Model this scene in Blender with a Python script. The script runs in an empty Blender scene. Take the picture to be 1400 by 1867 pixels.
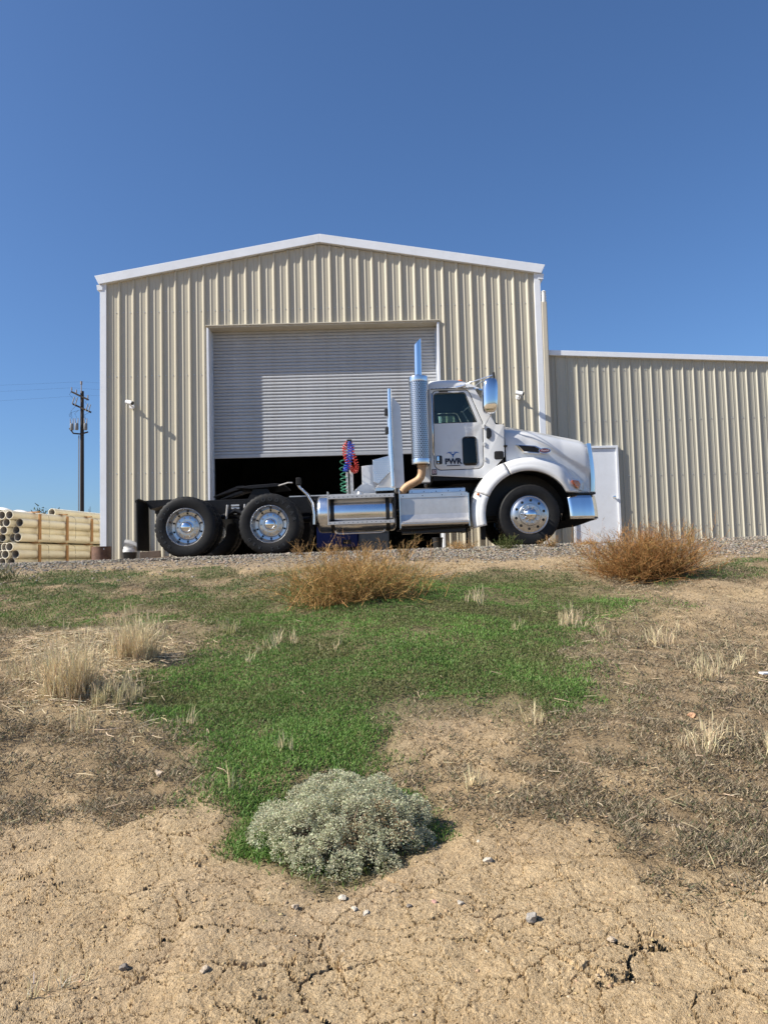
import bpy, bmesh, math, random
import numpy as np
from mathutils import Vector, Matrix
random.seed(7); rng = np.random.default_rng(11)
S = bpy.context.scene; C = S.collection; R = math.radians
# ---------------------------------------------------------------- camera, sky, sun
PITCH, ROLL = math.atan(.0668), .0249
cam = bpy.data.cameras.new('camera'); cam.sensor_fit = 'VERTICAL'; cam.sensor_height = 24.0
cam.lens = 24.0*1400/1867; cam.clip_start = .05; cam.clip_end = 6000
cam_o = bpy.data.objects.new('camera', cam); C.objects.link(cam_o); S.camera = cam_o
fw = Vector((0, math.cos(PITCH), math.sin(PITCH))); r0 = Vector((1, 0, 0)); u0 = r0.cross(fw)
cr = r0*math.cos(ROLL)-u0*math.sin(ROLL); cu = r0*math.sin(ROLL)+u0*math.cos(ROLL)
m = Matrix((cr, cu, -fw)).transposed().to_4x4(); m.translation = (0, 0, -.2); cam_o.matrix_world = m

SUN = Vector((-1.0, -.30, .87)).normalized()
W = bpy.data.worlds.new('World'); S.world = W; W.use_nodes = True
wn = W.node_tree; sky = wn.nodes.new('ShaderNodeTexSky'); sky.sky_type = 'NISHITA'; sky.sun_disc = False
sky.sun_elevation = math.asin(SUN.z); sky.sun_rotation = math.atan2(SUN.x, SUN.y)
sky.altitude = 0; sky.air_density = 1.0; sky.dust_density = 1.0; sky.ozone_density = 10
bg = wn.nodes['Background']; wn.links.new(sky.outputs[0], bg.inputs[0]); bg.inputs[1].default_value = .0857
sl = bpy.data.lights.new('sun', 'SUN'); sl.energy = 4.6; sl.angle = R(.53); sl.color = (1, .945, .85)
so = bpy.data.objects.new('sun', sl); C.objects.link(so); so.location = (-20, -6, 20)
so.rotation_euler = SUN.to_track_quat('Z', 'Y').to_euler()
S.view_settings.view_transform = 'Standard'; S.view_settings.look = 'None'
S.view_settings.exposure = .75; S.view_settings.gamma = 1; S.render.resolution_x = 767; S.render.resolution_y = 1024

# ---------------------------------------------------------------- materials
def nt(name):
    M = bpy.data.materials.new(name); M.use_nodes = True
    return M, M.node_tree, M.node_tree.nodes['Principled BSDF']
def noise(t, scale, detail=4, rough=.6, vec=None):
    n = t.nodes.new('ShaderNodeTexNoise'); n.inputs['Scale'].default_value = scale
    n.inputs['Detail'].default_value = detail; n.inputs['Roughness'].default_value = rough
    if vec: t.links.new(vec, n.inputs['Vector'])
    return n
def objco(t):
    return t.nodes.new('ShaderNodeTexCoord').outputs['Object']
def ramp(t, fac, stops):
    r = t.nodes.new('ShaderNodeValToRGB'); e = r.color_ramp.elements
    while len(e) < len(stops): e.new(.5)
    for k, (p, c) in enumerate(stops):
        e[k].position = p; e[k].color = (*c, 1) if len(c) == 3 else c
    t.links.new(fac, r.inputs[0]); return r.outputs[0]
def mixc(t, fac, a, b, mode='MIX'):
    n = t.nodes.new('ShaderNodeMix'); n.data_type = 'RGBA'; n.blend_type = mode
    for s, v in ((n.inputs[0], fac), (n.inputs[6], a), (n.inputs[7], b)):
        if hasattr(v, 'links'): t.links.new(v, s)
        elif isinstance(v, (int, float)): s.default_value = v
        else: s.default_value = (*v, 1)
    return n.outputs[2]
def math_(t, op, a, b=None, c=None):
    n = t.nodes.new('ShaderNodeMath'); n.operation = op
    for i, v in enumerate((a, b, c)):
        if v is None: continue
        if hasattr(v, 'links'): t.links.new(v, n.inputs[i])
        else: n.inputs[i].default_value = v
    return n.outputs[0]
MATS = {}
def mat(name, col, rough=.5, metal=0., var=.12, vs=6., bump=0., bs=60., coat=0., rvar=.0, dirt=None, dirtamt=0., spec=.5, stretch=None, orand=0.):
    M, t, p = nt(name); co = objco(t)
    if stretch:
        mp = t.nodes.new('ShaderNodeMapping'); mp.inputs['Scale'].default_value = stretch
        t.links.new(co, mp.inputs[0]); co = mp.outputs[0]
    n = noise(t, vs, 5, .6, co)
    a = tuple(max(0, c*(1-var)) for c in col); b = tuple(min(1, c*(1+var)) for c in col)
    c = ramp(t, n.outputs[0], [(.3, a), (.7, b)])
    if dirt:
        d = noise(t, vs*2.7, 6, .7, co)
        f = math_(t, 'MULTIPLY', ramp(t, d.outputs[0], [(.48, (0, 0, 0)), (.75, (1, 1, 1))]), dirtamt)
        c = mixc(t, f, c, dirt)
    if orand:
        oi = t.nodes.new('ShaderNodeObjectInfo'); hv = t.nodes.new('ShaderNodeHueSaturation'); t.links.new(c, hv.inputs['Color'])
        t.links.new(math_(t, 'MULTIPLY_ADD', oi.outputs['Random'], 2*orand, 1-orand), hv.inputs['Value']); c = hv.outputs[0]
    t.links.new(c, p.inputs['Base Color'])
    p.inputs['Metallic'].default_value = metal; p.inputs['Roughness'].default_value = rough
    p.inputs['Specular IOR Level'].default_value = spec; p.inputs['Coat Weight'].default_value = coat
    p.inputs['Coat Roughness'].default_value = .08
    if rvar:
        q = noise(t, vs*3, 4, .6, co)
        t.links.new(math_(t, 'MULTIPLY_ADD', q.outputs[0], rvar*2, rough-rvar), p.inputs['Roughness'])
    if bump:
        q = noise(t, bs, 4, .6, co); b_ = t.nodes.new('ShaderNodeBump'); b_.inputs['Strength'].default_value = bump
        b_.inputs['Distance'].default_value = .02
        t.links.new(q.outputs[0], b_.inputs['Height']); t.links.new(b_.outputs[0], p.inputs['Normal'])
    MATS[name] = M; return M
mat('siding', (.47, .428, .328), .42, 0, .05, 1.2, .08, 3, dirt=(.30, .26, .20), dirtamt=.28, stretch=(1, 1, .15), orand=.045)
mat('siding_wing', (.43, .405, .325), .42, 0, .05, 1.2, .08, 3, dirt=(.28, .25, .20), dirtamt=.3, stretch=(1, 1, .15), orand=.045)
mat('trim_white', (.74, .76, .79), .4, 0, .04, 2, .03, 4, dirt=(.45, .42, .36), dirtamt=.15)
mat('trim_tan', (.52, .47, .37), .45, 0, .06, 2, .03, 4)
mat('shutter', (.41, .418, .43), .42, 0, .06, 1.5, .05, 6, dirt=(.27, .26, .25), dirtamt=.35, orand=.06)
mat('galv', (.55, .57, .6), .4, .7, .1, 8)
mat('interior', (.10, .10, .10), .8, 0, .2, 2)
mat('concrete', (.32, .30, .27), .85, 0, .15, 3, .2, 40)
mat('roofing', (.62, .62, .6), .45, .1, .06, 1)
mat('paint', (.69, .69, .68), .22, 0, .025, 2, 0, 1, coat=.6, dirt=(.52, .46, .38), dirtamt=.22)
mat('paint_frame', (.007, .007, .008), .42, 0, .3, 8, .15, 40, dirt=(.035, .03, .026), dirtamt=.25, spec=.25)
mat('chrome', (.80, .82, .85), .05, 1, .03, 3, rvar=.03)
mat('alu', (.80, .81, .82), .21, 1, .05, 5, .02, 30, rvar=.08)
mat('brushed', (.64, .61, .57), .40, .75, .06, 6, .05, 30, rvar=.10, dirt=(.42, .38, .33), dirtamt=.3)
mat('guard', (.62, .64, .66), .35, .35, .05, 5, dirt=(.4, .38, .35), dirtamt=.2)
mat('rim_alu', (.60, .60, .60), .28, 1, .05, 5, rvar=.06, dirt=(.35, .31, .26), dirtamt=.25)
mat('muffler', (.10, .105, .115), .5, .5, .1, 6)
mat('treadplate', (.72, .73, .75), .3, 1, .05, 6, rvar=.08)
mat('rusty', (.40, .25, .14), .6, .35, .3, 9, .15, 60, dirt=(.55, .40, .25), dirtamt=.6)
mat('rust_dark', (.13, .07, .045), .75, .1, .35, 7, .3, 40, dirt=(.24, .13, .08), dirtamt=.6)
mat('rubber', (.012, .012, .0125), .6, 0, .25, 5, .12, 90, dirt=(.04, .035, .03), dirtamt=.3, spec=.2)
mat('rubber_letter', (.030, .030, .031), .34, 0, .1, 5)
mat('black', (.012, .012, .013), .45, 0, .2, 6)
mat('blackhole', (.006, .006, .006), .8, 0, .2, 6)
mat('cab_interior', (.030, .031, .034), .7, 0, .2, 8)
mat('amber', (.62, .15, .02), .25, 0, .1, 40, .2, 120, coat=.4)
mat('hose_red', (.58, .045, .03), .4, 0, .1, 8)
mat('hose_blue', (.025, .06, .42), .4, 0, .1, 8)
mat('hose_green', (.04, .22, .13), .4, 0, .1, 8)
mat('logo_navy', (.008, .012, .035), .4, 0, .05, 8)
mat('logo_blue', (.02, .13, .42), .4, 0, .05, 8)
mat('badge_red', (.16, .008, .012), .25, 0, .05, 8, coat=.5)
mat('badge_pale', (.75, .55, .55), .4, 0, .03, 8)
mat('lamp_white', (.8, .8, .8), .35, 0, .03, 8)
mat('pvc', (.88, .82, .65), .42, 0, .07, 2, dirt=(.6, .5, .34), dirtamt=.3, orand=.06)
mat('pvc_bore_shade', (.42, .39, .35), .6, 0, .1, 2)  # darker copy of the pipe plastic, shade of the bores painted in
mat('lumber', (.42, .23, .10), .75, 0, .2, 5, .2, 60, stretch=(3, 3, .6))
mat('lumber_grey', (.20, .145, .10), .8, 0, .25, 5, .3, 60)
mat('strap', (.18, .16, .13), .6)
mat('pole_wood', (.045, .034, .026), .85, 0, .3, 4, .3, 40, stretch=(2, 2, .3))
mat('ceramic', (.30, .27, .25), .3, 0, .1, 8)
mat('trans_grey', (.20, .21, .22), .45, 0, .1, 8)
mat('welder_blue', (.008, .02, .14), .4, 0, .08, 5)
mat('welder_grey', (.06, .07, .08), .5, 0, .1, 5)
mat('bag', (.74, .73, .69), .6, 0, .06, 8, .2, 30)
mat('sack', (.38, .37, .35), .7, 0, .1, 8, .3, 30)
mat('bucket', (.018, .018, .019), .45, 0, .2, 8)
mat('rock_pale', (.44, .35, .25), .85, 0, .18, 18, .5, 70)
mat('rock_grey', (.33, .30, .26), .85, 0, .3, 18, .5, 70)
mat('rock_orange', (.48, .27, .15), .85, 0, .2, 18, .5, 70)
mat('rock_white', (.50, .44, .35), .85, 0, .12, 18, .5, 70)
mat('rock_dark', (.17, .145, .12), .85, 0, .3, 18, .5, 70)
mat('rock_pink', (.42, .24, .19), .85, 0, .2, 18, .5, 70)
mat('litter', (.75, .75, .73), .5, 0, .03, 8)
def glass(name, tint, alpha=.25):
    M, t, p = nt(name); t.nodes.remove(p)
    tr = t.nodes.new('ShaderNodeBsdfTransparent'); tr.inputs[0].default_value = (*tint, 1)
    gl = t.nodes.new('ShaderNodeBsdfGlossy'); gl.inputs['Roughness'].default_value = .02
    fr = t.nodes.new('ShaderNodeFresnel'); fr.inputs[0].default_value = 1.5
    mx = t.nodes.new('ShaderNodeMixShader'); t.links.new(fr.outputs[0], mx.inputs[0])
    t.links.new(tr.outputs[0], mx.inputs[1]); t.links.new(gl.outputs[0], mx.inputs[2])
    t.links.new(mx.outputs[0], t.nodes['Material Output'].inputs[0]); MATS[name] = M
glass('glass', (.66, .76, .72)); glass('glass_dark', (.08, .13, .15))
def perforated(name, pitch, rad):
    M, t, p = nt(name); co = objco(t); s = t.nodes.new('ShaderNodeSeparateXYZ'); t.links.new(co, s.inputs[0])
    a = math_(t, 'MULTIPLY', math_(t, 'ARCTAN2', s.outputs[0], s.outputs[1]), rad/pitch)
    b = math_(t, 'DIVIDE', s.outputs[2], pitch*.87)
    row = math_(t, 'FLOOR', b)
    a = math_(t, 'ADD', a, math_(t, 'MULTIPLY', math_(t, 'FLOORED_MODULO', row, 2), .5))
    fa = math_(t, 'SUBTRACT', math_(t, 'FRACT', a), .5); fb = math_(t, 'SUBTRACT', math_(t, 'FRACT', b), .5)
    d = math_(t, 'ADD', math_(t, 'MULTIPLY', fa, fa), math_(t, 'MULTIPLY', fb, fb))
    hole = math_(t, 'LESS_THAN', d, .10)
    p.inputs['Base Color'].default_value = (.50, .51, .53, 1); p.inputs['Metallic'].default_value = 1; p.inputs['Roughness'].default_value = .30
    t.links.new(math_(t, 'SUBTRACT', 1, hole), p.inputs['Alpha']); MATS[name] = M
perforated('perforated', .037, .155)
def leafmat(name, rough=.6, trans=.25, attr='Col'):
    M, t, p = nt(name); a = t.nodes.new('ShaderNodeAttribute'); a.attribute_name = attr
    t.links.new(a.outputs[0], p.inputs['Base Color']); p.inputs['Roughness'].default_value = rough
    p.inputs['Specular IOR Level'].default_value = .25
    d = t.nodes.new('ShaderNodeBsdfTranslucent'); t.links.new(a.outputs[0], d.inputs[0])
    mx = t.nodes.new('ShaderNodeMixShader'); mx.inputs[0].default_value = trans
    t.links.new(p.outputs[0], mx.inputs[1]); t.links.new(d.outputs[0], mx.inputs[2])
    t.links.new(mx.outputs[0], t.nodes['Material Output'].inputs[0]); MATS[name] = M
leafmat('leaf', .55, .3); leafmat('dry', .7, .2); leafmat('stone', .9, 0.)

# ---------------------------------------------------------------- mesh helpers
FP = {}                                  # frame position of each object, by object name
def tag(o, label=None, cat=None, group=None, kind=None):
    if label: o['label'] = label
    if cat: o['category'] = cat
    if group: o['group'] = group
    if kind: o['kind'] = kind
    return o
def empty(name, loc, label=None, cat=None, group=None, frame=None, parent=None):
    o = bpy.data.objects.new(name, None); C.objects.link(o); o.empty_display_size = .2
    if parent:
        o.parent = parent; o.location = Vector(loc)-FP[parent.name]; FP[o.name] = Vector(loc)
    else:
        o.location = loc; FP[o.name] = Vector(frame if frame is not None else loc)
    return tag(o, label, cat, group)
class MB:
    def __init__(s): s.v = []; s.f = []
    def add(s, vs, fs):
        k = len(s.v); s.v += [tuple(q) for q in vs]; s.f += [tuple(i+k for i in q) for q in fs]; return s
    def box(s, x0, x1, y0, y1, z0, z1):
        return s.add([(x0,y0,z0),(x1,y0,z0),(x1,y1,z0),(x0,y1,z0),(x0,y0,z1),(x1,y0,z1),(x1,y1,z1),(x0,y1,z1)],
                     [(0,3,2,1),(4,5,6,7),(0,1,5,4),(1,2,6,5),(2,3,7,6),(3,0,4,7)])
    def hexa(s, b, t):
        return s.add(list(b)+list(t), [(3,2,1,0),(4,5,6,7),(0,1,5,4),(1,2,6,5),(2,3,7,6),(3,0,4,7)])
    def grid(s, fn, nu, nv, closeu=False):
        vs = [fn(i/nu, j/nv) for i in range(nu if closeu else nu+1) for j in range(nv+1)]
        N = nu if closeu else nu+1; fs = []
        for i in range(nu):
            for j in range(nv):
                a = i*(nv+1)+j; b = ((i+1) % N)*(nv+1)+j; fs.append((a, b, b+1, a+1))
        return s.add(vs, fs)
    def prism(s, out, y0, y1):              # outline (x,z) pulled along y
        n = len(out); vs = [(x, y0, z) for x, z in out]+[(x, y1, z) for x, z in out]
        return s.add(vs, [tuple(range(n)), tuple(range(2*n-1, n-1, -1))]+[(i, i+n, (i+1) % n+n, (i+1) % n) for i in range(n)])
    def prismx(s, out, x0, x1):             # outline (y,z) pulled along x
        n = len(out); vs = [(x0, y, z) for y, z in out]+[(x1, y, z) for y, z in out]
        return s.add(vs, [tuple(range(n-1, -1, -1)), tuple(range(n, 2*n))]+[(i, (i+1) % n, (i+1) % n+n, i+n) for i in range(n)])
    def tube(s, path, r, n=10, cap=True):
        P = [Vector(p) for p in path]; rs = r if isinstance(r, (list, tuple)) else [r]*len(P)
        t0 = (P[1]-P[0]).normalized(); a = t0.orthogonal().normalized(); vs = []; L = len(P)
        for i, p in enumerate(P):
            t = (P[min(i+1, L-1)]-P[max(i-1, 0)]).normalized(); a = (a-t*a.dot(t))
            a = a.normalized() if a.length > 1e-6 else t.orthogonal().normalized(); b = t.cross(a)
            vs += [p+(a*math.cos(2*math.pi*k/n)+b*math.sin(2*math.pi*k/n))*rs[i] for k in range(n)]
        fs = [(i*n+k, i*n+(k+1) % n, (i+1)*n+(k+1) % n, (i+1)*n+k) for i in range(L-1) for k in range(n)]
        if cap: fs += [tuple(range(n-1, -1, -1)), tuple(range((L-1)*n, L*n))]
        return s.add(vs, fs)
    def lathe(s, prof, axis='y', c=(0, 0, 0), n=48, mod=None):
        vs = []; L = len(prof)
        for k in range(n):
            a = 2*math.pi*k/n; ca, sa = math.cos(a), math.sin(a)
            for i, (r, h) in enumerate(prof):
                if mod: r = r+mod(k, i)
                q = (r*ca, h, r*sa) if axis == 'y' else ((r*ca, r*sa, h) if axis == 'z' else (h, r*ca, r*sa))
                vs.append((q[0]+c[0], q[1]+c[1], q[2]+c[2]))
        return s.add(vs, [(k*L+i, k*L+i+1, ((k+1) % n)*L+i+1, ((k+1) % n)*L+i) for k in range(n) for i in range(L-1)])
    def build(s, name, m, parent=None, smooth=None, bevel=0., origin=None, mesh_only=False):
        me = bpy.data.meshes.new(name); P = np.array(s.v, float)
        if origin is None:
            lo, hi = P.min(0), P.max(0); origin = (lo+hi)/2
            if parent is None: origin[2] = lo[2]
        origin = Vector(origin)
        me.from_pydata([tuple(q) for q in P-np.array(origin)], [], s.f); me.materials.append(MATS[m])
        bm = bmesh.new(); bm.from_mesh(me); bmesh.ops.remove_doubles(bm, verts=bm.verts, dist=1e-5)
        bmesh.ops.recalc_face_normals(bm, faces=bm.faces); bm.to_mesh(me); bm.free()
        if smooth is not None:
            me.polygons.foreach_set('use_smooth', [True]*len(me.polygons)); me.set_sharp_from_angle(angle=R(smooth))
        if mesh_only: return me
        return link(name, me, origin, parent, bevel)
def link(name, me, origin, parent=None, bevel=0.):
    o = bpy.data.objects.new(name, me); C.objects.link(o); origin = Vector(origin); FP[o.name] = origin
    if parent is not None: o.parent = parent; o.location = origin-FP[parent.name]
    else: o.location = origin
    if bevel:
        b = o.modifiers.new('bevel', 'BEVEL'); b.width = bevel; b.segments = 2; b.limit_method = 'ANGLE'
    return o
def rpoly(pts, n=6):                        # polygon with rounded corners, points (x, z, radius)
    out = []; L = len(pts)
    for i in range(L):
        p0, p1, p2 = (Vector(pts[(i+k) % L][:2]) for k in (-1, 0, 1)); r = pts[i][2] if len(pts[i]) > 2 else 0
        if r <= 0: out.append(tuple(p1)); continue
        a = (p0-p1).normalized(); b = (p2-p1).normalized(); ang = a.angle(b)
        d = min(r/math.tan(ang/2), (p0-p1).length*.49, (p2-p1).length*.49); r_ = d*math.tan(ang/2)
        c = p1+(a+b).normalized()*(r_/math.sin(ang/2)); s = p1+a*d-c; e = p1+b*d-c
        sa = math.atan2(s.y, s.x); da = (math.atan2(e.y, e.x)-sa+math.pi) % (2*math.pi)-math.pi
        out += [(c.x+r_*math.cos(sa+da*k/n), c.y+r_*math.sin(sa+da*k/n)) for k in range(n+1)]
    return out
def plate(name, m, outlines, thick, y, parent, bevel=.006, plane='xz', smooth=30):
    cu_ = bpy.data.curves.new('t', 'CURVE'); cu_.dimensions = '2D'; cu_.fill_mode = 'BOTH'
    cu_.extrude = max(thick/2-bevel, .0005); cu_.bevel_depth = bevel; cu_.bevel_resolution = 2; cu_.offset = -bevel
    for o in outlines:
        sp = cu_.splines.new('POLY'); sp.points.add(len(o)-1); sp.use_cyclic_u = True
        for k, q in enumerate(o): sp.points[k].co = (q[0], q[1], 0, 1)
    ob = bpy.data.objects.new('t', cu_); C.objects.link(ob); dg = bpy.context.evaluated_depsgraph_get()
    me = bpy.data.meshes.new_from_object(ob.evaluated_get(dg)); bpy.data.objects.remove(ob); bpy.data.curves.remove(cu_)
    n = len(me.vertices); co = np.empty(n*3); me.vertices.foreach_get('co', co); co = co.reshape(-1, 3)
    q = np.stack([co[:, 0], -co[:, 2]+y, co[:, 1]], 1) if plane == 'xz' else np.stack([co[:, 2]+y, co[:, 0], co[:, 1]], 1)
    c = (q.min(0)+q.max(0))/2; me.vertices.foreach_set('co', (q-c).ravel()); me.name = name
    me.materials.clear(); me.materials.append(MATS[m])
    bm = bmesh.new(); bm.from_mesh(me); bmesh.ops.remove_doubles(bm, verts=bm.verts, dist=1e-5)
    bmesh.ops.recalc_face_normals(bm, faces=bm.faces); bm.to_mesh(me); bm.free()
    if smooth: me.polygons.foreach_set('use_smooth', [True]*len(me.polygons)); me.set_sharp_from_angle(angle=R(smooth))
    return link(name, me, c, parent)
def textgeo(txt, size, ext=.002, shear=0., bold=0.):
    fc = bpy.data.curves.new('t', 'FONT'); fc.body = txt; fc.size = size; fc.extrude = ext; fc.align_x = 'CENTER'
    fc.align_y = 'CENTER'; fc.shear = shear; fc.offset = bold; fc.resolution_u = 3
    ob = bpy.data.objects.new('t', fc); C.objects.link(ob); dg = bpy.context.evaluated_depsgraph_get()
    me = bpy.data.meshes.new_from_object(ob.evaluated_get(dg)); bpy.data.objects.remove(ob); bpy.data.curves.remove(fc)
    v = [tuple(q.co) for q in me.vertices]; f = [tuple(p.vertices) for p in me.polygons]; bpy.data.meshes.remove(me)
    return v, f
def text(name, txt, size, pos, m, parent, sx=1., shear=0., bold=0.):
    v, f = textgeo(txt, size, .002, shear, bold); mb = MB()
    mb.add([(x*sx+pos[0], pos[1]-z, y+pos[2]) for x, y, z in v], f); return mb.build(name, m, parent)
def dup(o, parent=None, loc=None, rot=None):
    c = o.copy(); C.objects.link(c); FP[c.name] = FP[o.name].copy()
    if parent is not None: c.parent = parent
    if loc is not None: c.location = loc
    if rot is not None: c.rotation_euler = rot
    for ch in list(o.children): dup(ch, c)
    return c
def tri_mesh(name, V, T, m, col=None, smooth=False):
    me = bpy.data.meshes.new(name); me.vertices.add(len(V)); me.vertices.foreach_set('co', V.astype(np.float32).ravel())
    n = len(T); me.loops.add(n*3); me.loops.foreach_set('vertex_index', T.astype(np.int32).ravel())
    me.polygons.add(n); me.polygons.foreach_set('loop_start', np.arange(0, n*3, 3, dtype=np.int32))
    if smooth: me.polygons.foreach_set('use_smooth', np.ones(n, bool))
    if col is not None:
        a = me.color_attributes.new('Col', 'FLOAT_COLOR', 'POINT')
        a.data.foreach_set('color', np.hstack([col, np.ones((len(col), 1))]).astype(np.float32).ravel())
    me.materials.append(MATS[m]); me.update(); me.validate(); return me

# ---------------------------------------------------------------- ground
_lat = rng.random((256, 256))
def vnoise(x, y, sc, o=0):
    x = x/sc+o*17.3; y = y/sc+o*9.1; xi = np.floor(x).astype(int); yi = np.floor(y).astype(int)
    fx = x-xi; fy = y-yi; fx = fx*fx*(3-2*fx); fy = fy*fy*(3-2*fy); L = lambda a, b: _lat[a % 256, b % 256]
    return (L(xi, yi)*(1-fx)+L(xi+1, yi)*fx)*(1-fy)+(L(xi, yi+1)*(1-fx)+L(xi+1, yi+1)*fx)*fy
def fbm(x, y, sc, o=0, n=4):
    s = 0; a = 1; w = 0
    for k in range(n): s = s+a*vnoise(x, y, sc, o+k); w += a; a *= .5; sc *= .5
    return s/w
def gz(x, y):
    x = np.asarray(x, float); y = np.asarray(y, float)
    yc = np.where(y < 0, 3*np.tanh(y/3), y)
    bank = -1.75+.152*yc; yard = .0125*np.clip(x, -14, 14); k = .08
    h = np.maximum(k-np.abs(bank-yard), 0)/k; z = np.minimum(bank, yard)-h*h*k*.25
    near = np.clip((11.2-y)/2.5, 0, 1)*np.clip((y+12)/6, 0, 1)
    return z+near*((fbm(x, y, 1.3, 3)-.5)*.16+(fbm(x, y, .35, 8, 2)-.5)*.06+np.abs(fbm(x, y, .22, 12, 3)-.5)*.055)
def gzs(x, y): return float(gz(np.array([x]), np.array([y]))[0])
def sdf(poly, x, y):
    d = np.full(x.shape, 1e9); ins = np.zeros(x.shape, bool); n = len(poly)
    for i in range(n):
        ax, ay = poly[i]; bx, by = poly[(i+1) % n]; ex, ey = bx-ax, by-ay
        t = np.clip(((x-ax)*ex+(y-ay)*ey)/(ex*ex+ey*ey), 0, 1)
        d = np.minimum(d, np.hypot(x-ax-t*ex, y-ay-t*ey))
        c = ((ay > y) != (by > y)) & (x < (bx-ax)*(y-ay)/(by-ay+1e-12)+ax); ins ^= c
    return np.where(ins, d, -d)
LUSH = [(-1.55,6.21),(-1.80,7.1),(-1.9,8.05),(-1.2,9.0),(-.02,9.1),(1.21,9.3),(2.1,9.3),(2.45,7.9),(2.48,7.19),(1.77,6.5),(1.46,5.83),(1.41,5.14),(1.15,4.52),(.77,4.37),(.57,4.71),(.31,4.78),(.03,4.42),(-.09,3.96),(-.06,3.76),(-.18,3.65),(-.39,3.66),(-.6,3.51),(-.59,3.08),(-.71,3.26),(-.73,3.57),(-1.01,3.88),(-1.23,4.6),(-1.55,5.26)]
COVER = [(-8,10.9),(-4.98,10.5),(-2.82,10.3),(-1.0,10.2),(.6,9.9),(.2,8.8),(-.85,8.29),(-1.26,7.9),(-1.89,7.1),(-2.17,6.71),(-2.9,7.0),(-3.65,7.3),(-8,8)]
COVER2 = [(.6,9.3),(1.35,9.62),(2.2,9.4),(2.81,7.96),(2.49,7.07),(1.17,8.34)]
COVER3 = [(4.12,9.85),(5.18,10.43),(9,10.8),(9,9),(4.25,8.59),(3.54,8.34),(3.0,8.3),(3.1,9.0)]
STRAW = [(-2.95,6.3),(-2.03,6.9),(-1.59,5.52),(-1.25,4.7),(-1.53,4.53),(-2.2,4.4)]
BARE = [(-.09,4.52),(.61,4.56),(.74,4.21),(.49,3.73),(-.03,3.83)]
RING = [(-.80,3.62),(-.25,3.9),(.18,3.6),(.26,3.22),(.10,2.98),(-.25,2.78),(-.66,2.92)]
DLX = [-9,-1.48,-1.13,-.9,-.57,-.23,.15,.38,.74,.8,1.17,9]; DLY = [3.2,2.97,2.88,3.1,3.0,2.84,3.22,2.96,2.94,2.66,2.5,2.2]
sm = lambda t: np.clip(t, 0, 1)**2*(3-2*np.clip(t, 0, 1))
def masks(x, y):
    wx = x+(fbm(x, y, .6, 21, 5)-.5)*.75; wy = y+(fbm(x, y, .6, 31, 5)-.5)*1.1
    g = np.maximum(sm(sdf(LUSH, wx, wy)/.85+.46), sm(sdf(RING, x+(wx-x)*.3, y+(wy-y)*.3)/.2+.35)*.85)
    g = np.maximum(g, .85*sm(sdf(COVER, wx, wy)/.6+.5)*sm((fbm(x, y, .4, 41, 5)-.26)*4))
    g = np.maximum(g, .75*sm(sdf(COVER2, wx, wy)/.5+.4)*sm((fbm(x, y, .5, 42)-.30)*5))
    g = np.maximum(g, .7*sm(sdf(COVER3, wx, wy)/.5+.4)*sm((fbm(x, y, .5, 43)-.30)*5))
    st = sm(sdf(STRAW, wx, wy)/.35+.5)
    dl = np.interp(wx, DLX, DLY)
    br = sm((wy-dl)/.5+.1)*sm((10.2-wy)/1.2)*(1-.75*sm(sdf(BARE, wx, wy)/.25+.5))*sm((fbm(x, y, .45, 51, 5)-.14)*3.0)
    br = br*(1-.7*sm(sdf([(2.2,6.2),(3.4,6.4),(4.5,8.2),(3.0,8.1),(2.5,7.4)], wx, wy)/.4+.4))
    gr = sm((wy-9.9)/1.1)*(y < 400)
    return g*(1-gr*.8), st*(1-.7*g), br*(1-g)*(1-.5*st), gr
ys = np.concatenate([[-900,-200,-60,-25,-12,-7,-4,-2.5,-1.2,-.3,.3], np.exp(np.linspace(math.log(.75), math.log(1.7), 60)), np.exp(np.linspace(math.log(1.704), math.log(4.2), 440)), np.exp(np.linspace(math.log(4.22), math.log(13.2), 250)), [13.8,14.6,15.6,17,19,22,26,32,40,55,80,130,250,600,1500,3200]])
us = np.concatenate([[-400,-60,-14,-5,-2.6,-1.7,-1.35], np.linspace(-1.12, 1.12, 680), [1.35,1.7,2.6,5,14,60,400]])
hw = np.where(ys < 1.2, 1.2, np.where(ys < 14, ys, 14))*.62
GX = us[None, :]*hw[:, None]; GY = np.repeat(ys[:, None], len(us), 1); GZ = gz(GX, GY)
nr, nc = GX.shape; V = np.stack([GX, GY, GZ], 2).reshape(-1, 3)
i = (np.arange(nr-1)[:, None]*nc+np.arange(nc-1)[None, :]).ravel()
T = np.concatenate([np.stack([i, i+1, i+nc+1], 1), np.stack([i, i+nc+1, i+nc], 1)])
gme = tri_mesh('ground', V, T, 'stone', smooth=True)
for nme, arr in zip(('green', 'straw', 'brown', 'gravel'), masks(V[:, 0], V[:, 1])):
    a = gme.attributes.new(nme, 'FLOAT', 'POINT'); a.data.foreach_set('value', arr.astype(np.float32))
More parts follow.
